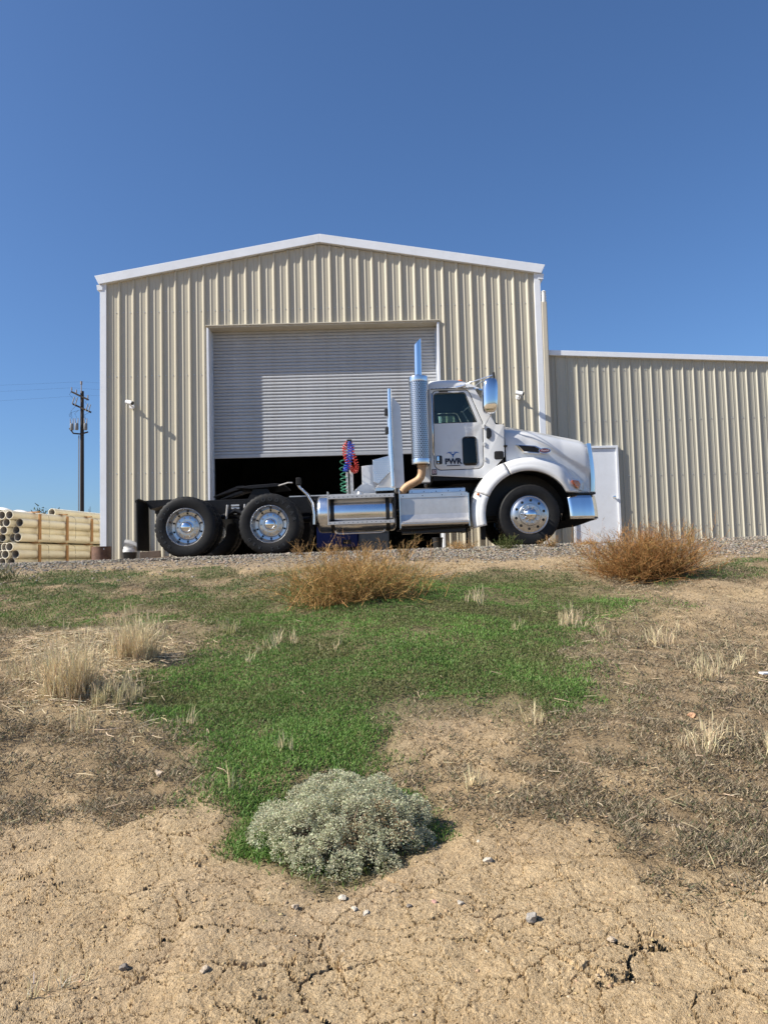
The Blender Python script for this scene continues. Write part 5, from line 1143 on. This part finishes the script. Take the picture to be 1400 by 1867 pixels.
weed('roadside_weed', 3.7, 10.9, .12, .75, 9, 'tall reddish stalk standing behind the round tumbleweed', (.38, .20, .13), .0, 'weed', SG, 1.25, 14)
weed('roadside_weed', -4.7, 9.6, .34, .30, 36, 'dark sprawling weed on the bank at the far left', (.09, .085, .04), .6, 'weed', SG, .25, 7)

# grey cushion shrub
def cushion(x0, y0, rx, ry, h, label):
    cent = []; tries = 0
    while len(cent) < 95 and tries < 9000:
        tries += 1; a = random.random()*2*math.pi; r = math.sqrt(random.random())*.97
        p = (r*math.cos(a)*rx, r*math.sin(a)*ry); rad = random.uniform(.034, .078)
        if all(math.hypot(p[0]-q[0], p[1]-q[1]) > (rad+q[3])*.70 for q in cent): cent.append((p[0], p[1], h*(1-r**2.6)**.8+random.uniform(-.05, .025), rad))
    geo = []; n = 1000
    for cx, cy, cz, rad in cent:
        n = int(2100*(rad/.07)**2); d = rng.normal(0, 1, (n, 3)); d[:, 2] = np.abs(d[:, 2])*1.1-.35; d /= np.linalg.norm(d, axis=1)[:, None]
        rr = rad*(.76+.30*rng.random(n)**.6)*(1+.12*np.sin(d[:, 0]*9+cx*40)*np.sin(d[:, 1]*8))
        base = gzs(x0+cx, y0+cy)-gzs(x0, y0)
        P = np.stack([cx+d[:, 0]*rr*1.12, cy+d[:, 1]*rr*1.12, base+cz-rad*.4+d[:, 2]*rr*1.15], 1)
        t = d+rng.normal(0, .55, (n, 3)); t /= np.linalg.norm(t, axis=1)[:, None]; s = np.cross(t, rng.normal(0, 1, (n, 3))); s /= np.linalg.norm(s, axis=1)[:, None]
        L = .005+.006*rng.random((n, 1)); w_ = .0020+.0013*rng.random((n, 1))
        V = np.stack([P, P+t*L*.5+s*w_, P+t*L, P+t*L*.5-s*w_], 1).reshape(-1, 3); i = np.arange(n)[:, None]*4
        c = colset((.51, .515, .345), n, .28, ((.62, .575, .40), .3)); dead = rng.random((n, 1)) < (.4 if random.random() < .07 else .03); c = np.where(dead, colset((.30, .20, .11), n, .3), c); c *= 1.0
        geo.append((V, np.concatenate([i+np.array([[0, 1, 2]]), i+np.array([[0, 2, 3]])]), np.repeat(c, 4, 0)))
        # woody stems down to the root
    V = np.concatenate([g[0] for g in geo]); off = np.cumsum([0]+[len(g[0]) for g in geo[:-1]])
    T = np.concatenate([g[1]+o for g, o in zip(geo, off)]); K = np.concatenate([g[2] for g in geo])
    e = empty('cushion_shrub', (x0, y0, gzs(x0, y0)), label, 'shrub', frame=(0, 0, 0))
    o = bpy.data.objects.new('foliage', tri_mesh('foliage', V, T, 'leaf', K)); C.objects.link(o); o.parent = e
    mb = MB()
    for cx, cy, cz, rad in cent:
        b0 = gzs(x0+cx, y0+cy)-gzs(x0, y0); mb.tube([(cx*.15, cy*.15, -.02), (cx*.6, cy*.6, b0*.5+cz*.35), (cx, cy, b0+cz-rad*.3)], [.006, .004, .002], 5)
    mb.build('stems', 'lumber_grey', e)
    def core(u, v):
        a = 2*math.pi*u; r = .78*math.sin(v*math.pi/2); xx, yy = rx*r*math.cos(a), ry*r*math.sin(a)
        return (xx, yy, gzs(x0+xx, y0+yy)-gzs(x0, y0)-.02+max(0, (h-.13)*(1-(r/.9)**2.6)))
    mb = MB(); mb.grid(core, 28, 12, True); mb.build('dark_gap_core', 'shrub_core', e)  # dark dome filling the lobe gaps, shade put in as colour
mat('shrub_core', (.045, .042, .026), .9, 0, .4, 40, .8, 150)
cushion(-.195, 3.17, .325, .31, .17, 'rounded silver-grey cushion shrub on the bare dirt in the foreground')

# distant shrubs behind the pipe bundles
def far_shrub(x0, y0, h, r, n, label, leafy=1.):
    e = empty('desert_tree', (x0, y0, 0), label, 'tree', 'far trees behind the pipes', frame=(0, 0, 0)); mb = MB(); geo = []
    for k in range(9):
        a = random.random()*6.28; l = h*random.uniform(.7, 1.0); o = r*random.uniform(.3, 1)
        p = [(0, 0, -.1), (o*.3*math.cos(a), o*.3*math.sin(a), l*.45), (o*math.cos(a), o*math.sin(a), l)]; mb.tube(p, [.06, .035, .012], 5)
        m_ = int(n*leafy/9); t = .35+.65*rng.random(m_); Q = np.stack([o*math.cos(a)*t**1.3, o*math.sin(a)*t**1.3, l*t], 1)+rng.normal(0, r*.13, (m_, 3))
        d = rng.normal(0, 1, (m_, 3)); d[:, 2] += .6; d /= np.linalg.norm(d, axis=1)[:, None]
        V, T, K, _, _ = twigs(Q, d, .12+.18*rng.random(m_), 1, .05+.04*rng.random(m_), colset((.085, .11, .055), m_, .35), 0, .1); geo.append((V, T, K))
    mb.build('trunk', 'pole_wood', e)
    V = np.concatenate([g[0] for g in geo]); off = np.cumsum([0]+[len(g[0]) for g in geo[:-1]])
    o = bpy.data.objects.new('crown', tri_mesh('crown', V, np.concatenate([g[1]+q for g, q in zip(geo, off)]), 'leaf', np.concatenate([g[2] for g in geo]))); C.objects.link(o); o.parent = e
far_shrub(-20.0, 45, 3.6, .75, 700, 'small green tree top showing above the middle of the pipes')
far_shrub(-17.3, 45, 3.55, .95, 150, 'nearly bare thin tree top between the pole and the shed', 1)

# ---------------------------------------------------------------- stones
def stones(x, y, r, col, sink=.3):
    n = len(x); O = np.array([[1, 0, 0], [-1, 0, 0], [0, 1, 0], [0, -1, 0], [0, 0, 1], [0, 0, -1], [.62, .62, .45], [-.62, .62, .4], [.6, -.6, .5], [-.6, -.62, .45]], float)
    F_ = np.array([[4, 6, 8], [4, 7, 6], [4, 9, 7], [4, 8, 9], [0, 8, 6], [2, 6, 7], [1, 7, 9], [3, 9, 8], [0, 6, 2], [2, 7, 1], [1, 9, 3], [3, 8, 0]])
    J = 1+(rng.random((n, 10, 1))-.5)*.6; sc_ = np.stack([.8+.6*rng.random(n), .7+.5*rng.random(n), .5+.4*rng.random(n)], 1)[:, None, :]
    V = O[None]*J*sc_*r[:, None, None]; a = rng.random(n)*6.28; ca, sa = np.cos(a)[:, None], np.sin(a)[:, None]
    X = V[..., 0]*ca-V[..., 1]*sa+x[:, None]; Y = V[..., 0]*sa+V[..., 1]*ca+y[:, None]; Z = V[..., 2]+(gz(x, y)+r*(.35-sink))[:, None]
    T = (np.arange(n)[:, None, None]*10+F_[None]).reshape(-1, 3); return np.stack([X, Y, Z], 2).reshape(-1, 3), T, np.repeat(col, 10, 0)
x, y = scatter(60000, (-9, 10, 9.2, 13.4), lambda x, y: np.clip(masks(x, y)[3]*.9, .02, 1)*np.clip(.35+(fbm(x, y, .8, 91)-.35)*2.2, .1, 1)); n = len(x)
c = colset((.235, .20, .155), n, .45, ((.17, .165, .155), .5)); r = .008+.018*rng.random(n)**1.6
stuff('gravel', [stones(x, y, r, c)], 'stone', 'grey-brown gravel along the top edge of the bank', 'gravel')
x, y = wedge(13000, 1.6, 5.5, lambda x, y: np.clip(1-masks(x, y)[0]*1.5, 0, 1)*np.clip((5.2-y)/2.5, .25, 1)); n = len(x)
c = colset((.38, .27, .15), n, .25, ((.48, .39, .27), .15)); r = .0016+.0062*rng.random(n)**5
stuff('pebbles', [stones(x, y, r, c, .45)], 'stone', 'tiny pebbles and crumbs of soil on the bare dirt', 'pebbles')
def rock(x0, y0, r, m, label, sq=(1, .8, .6)):
    bm = bmesh.new(); bmesh.ops.create_icosphere(bm, subdivisions=2, radius=1); s_ = random.random()*50
    for v in bm.verts:
        q = v.co*1.4+Vector((s_, s_, s_)); f = .78+.35*math.sin(q.x*2.1+1.3*math.sin(q.y*1.7))*math.cos(q.z*1.9)+.1*random.random()
        v.co = Vector((v.co.x*sq[0], v.co.y*sq[1], v.co.z*sq[2]))*r*f
    me = bpy.data.meshes.new('rock'); bm.to_mesh(me); bm.free(); me.materials.append(MATS[m])
    o = bpy.data.objects.new('rock', me); C.objects.link(o); o.location = (x0, y0, gzs(x0, y0)+r*sq[2]*.45); o.rotation_euler = (0, 0, random.random()*6); tag(o, label, 'rock', 'stones on the bank')
rock(-1.115, 3.78, .032, 'rock_pale', 'pale flat stone left of the green grass, below the straw', (1.1, .7, .6))
rock(.35, 2.90, .022, 'rock_white', 'whitish stone on bare dirt right of the grey shrub')
rock(.44, 2.54, .024, 'rock_grey', 'grey speckled stone on bare dirt at lower right', (1, .9, .9))
rock(1.645, 4.24, .032, 'rock_orange', 'orange stone on the dry right slope')
rock(-.33, 2.66, .017, 'rock_pale', 'yellowish stone just below the grey shrub, left')
rock(-.175, 2.70, .018, 'rock_white', 'white stone nearest the foot of the grey shrub')
rock(-.13, 2.62, .016, 'rock_white', 'white stone of a close pair below the grey shrub, left one', (1.2, .7, .5))
rock(-.09, 2.60, .015, 'rock_white', 'white stone of a close pair below the grey shrub, right one', (1.2, .7, .5))
rock(.135, 2.63, .015, 'rock_pink', 'small pinkish stone below and right of the grey shrub')
rock(.22, 2.62, .014, 'rock_white', 'small pale stone right of the pinkish one')
rock(.05, 2.62, .012, 'rock_dark', 'tiny dark stone left of the pinkish one')
rock(-.80, 2.35, .018, 'rock_dark', 'dark stone on bare dirt at lower left')
rock(.66, 2.42, .016, 'rock_pale', 'small buff stone at lower right below the grey speckled stone')
rock(.33, 3.02, .010, 'rock_white', 'tiny white stone above the whitish one right of the shrub')
rock(-.55, 2.30, .016, 'rock_pale', 'buff stone at lower left of centre', (1.2, .8, .5))
o = MB().box(-.035, .035, -.02, .02, 0, .012).build('litter_scrap', 'litter', None, bevel=.004); o.location = (2.42, 5.0, gzs(2.42, 5.0)+.02); o.rotation_euler = (.1, .05, .3); tag(o, 'small white scrap of litter on the dry right slope', 'litter')
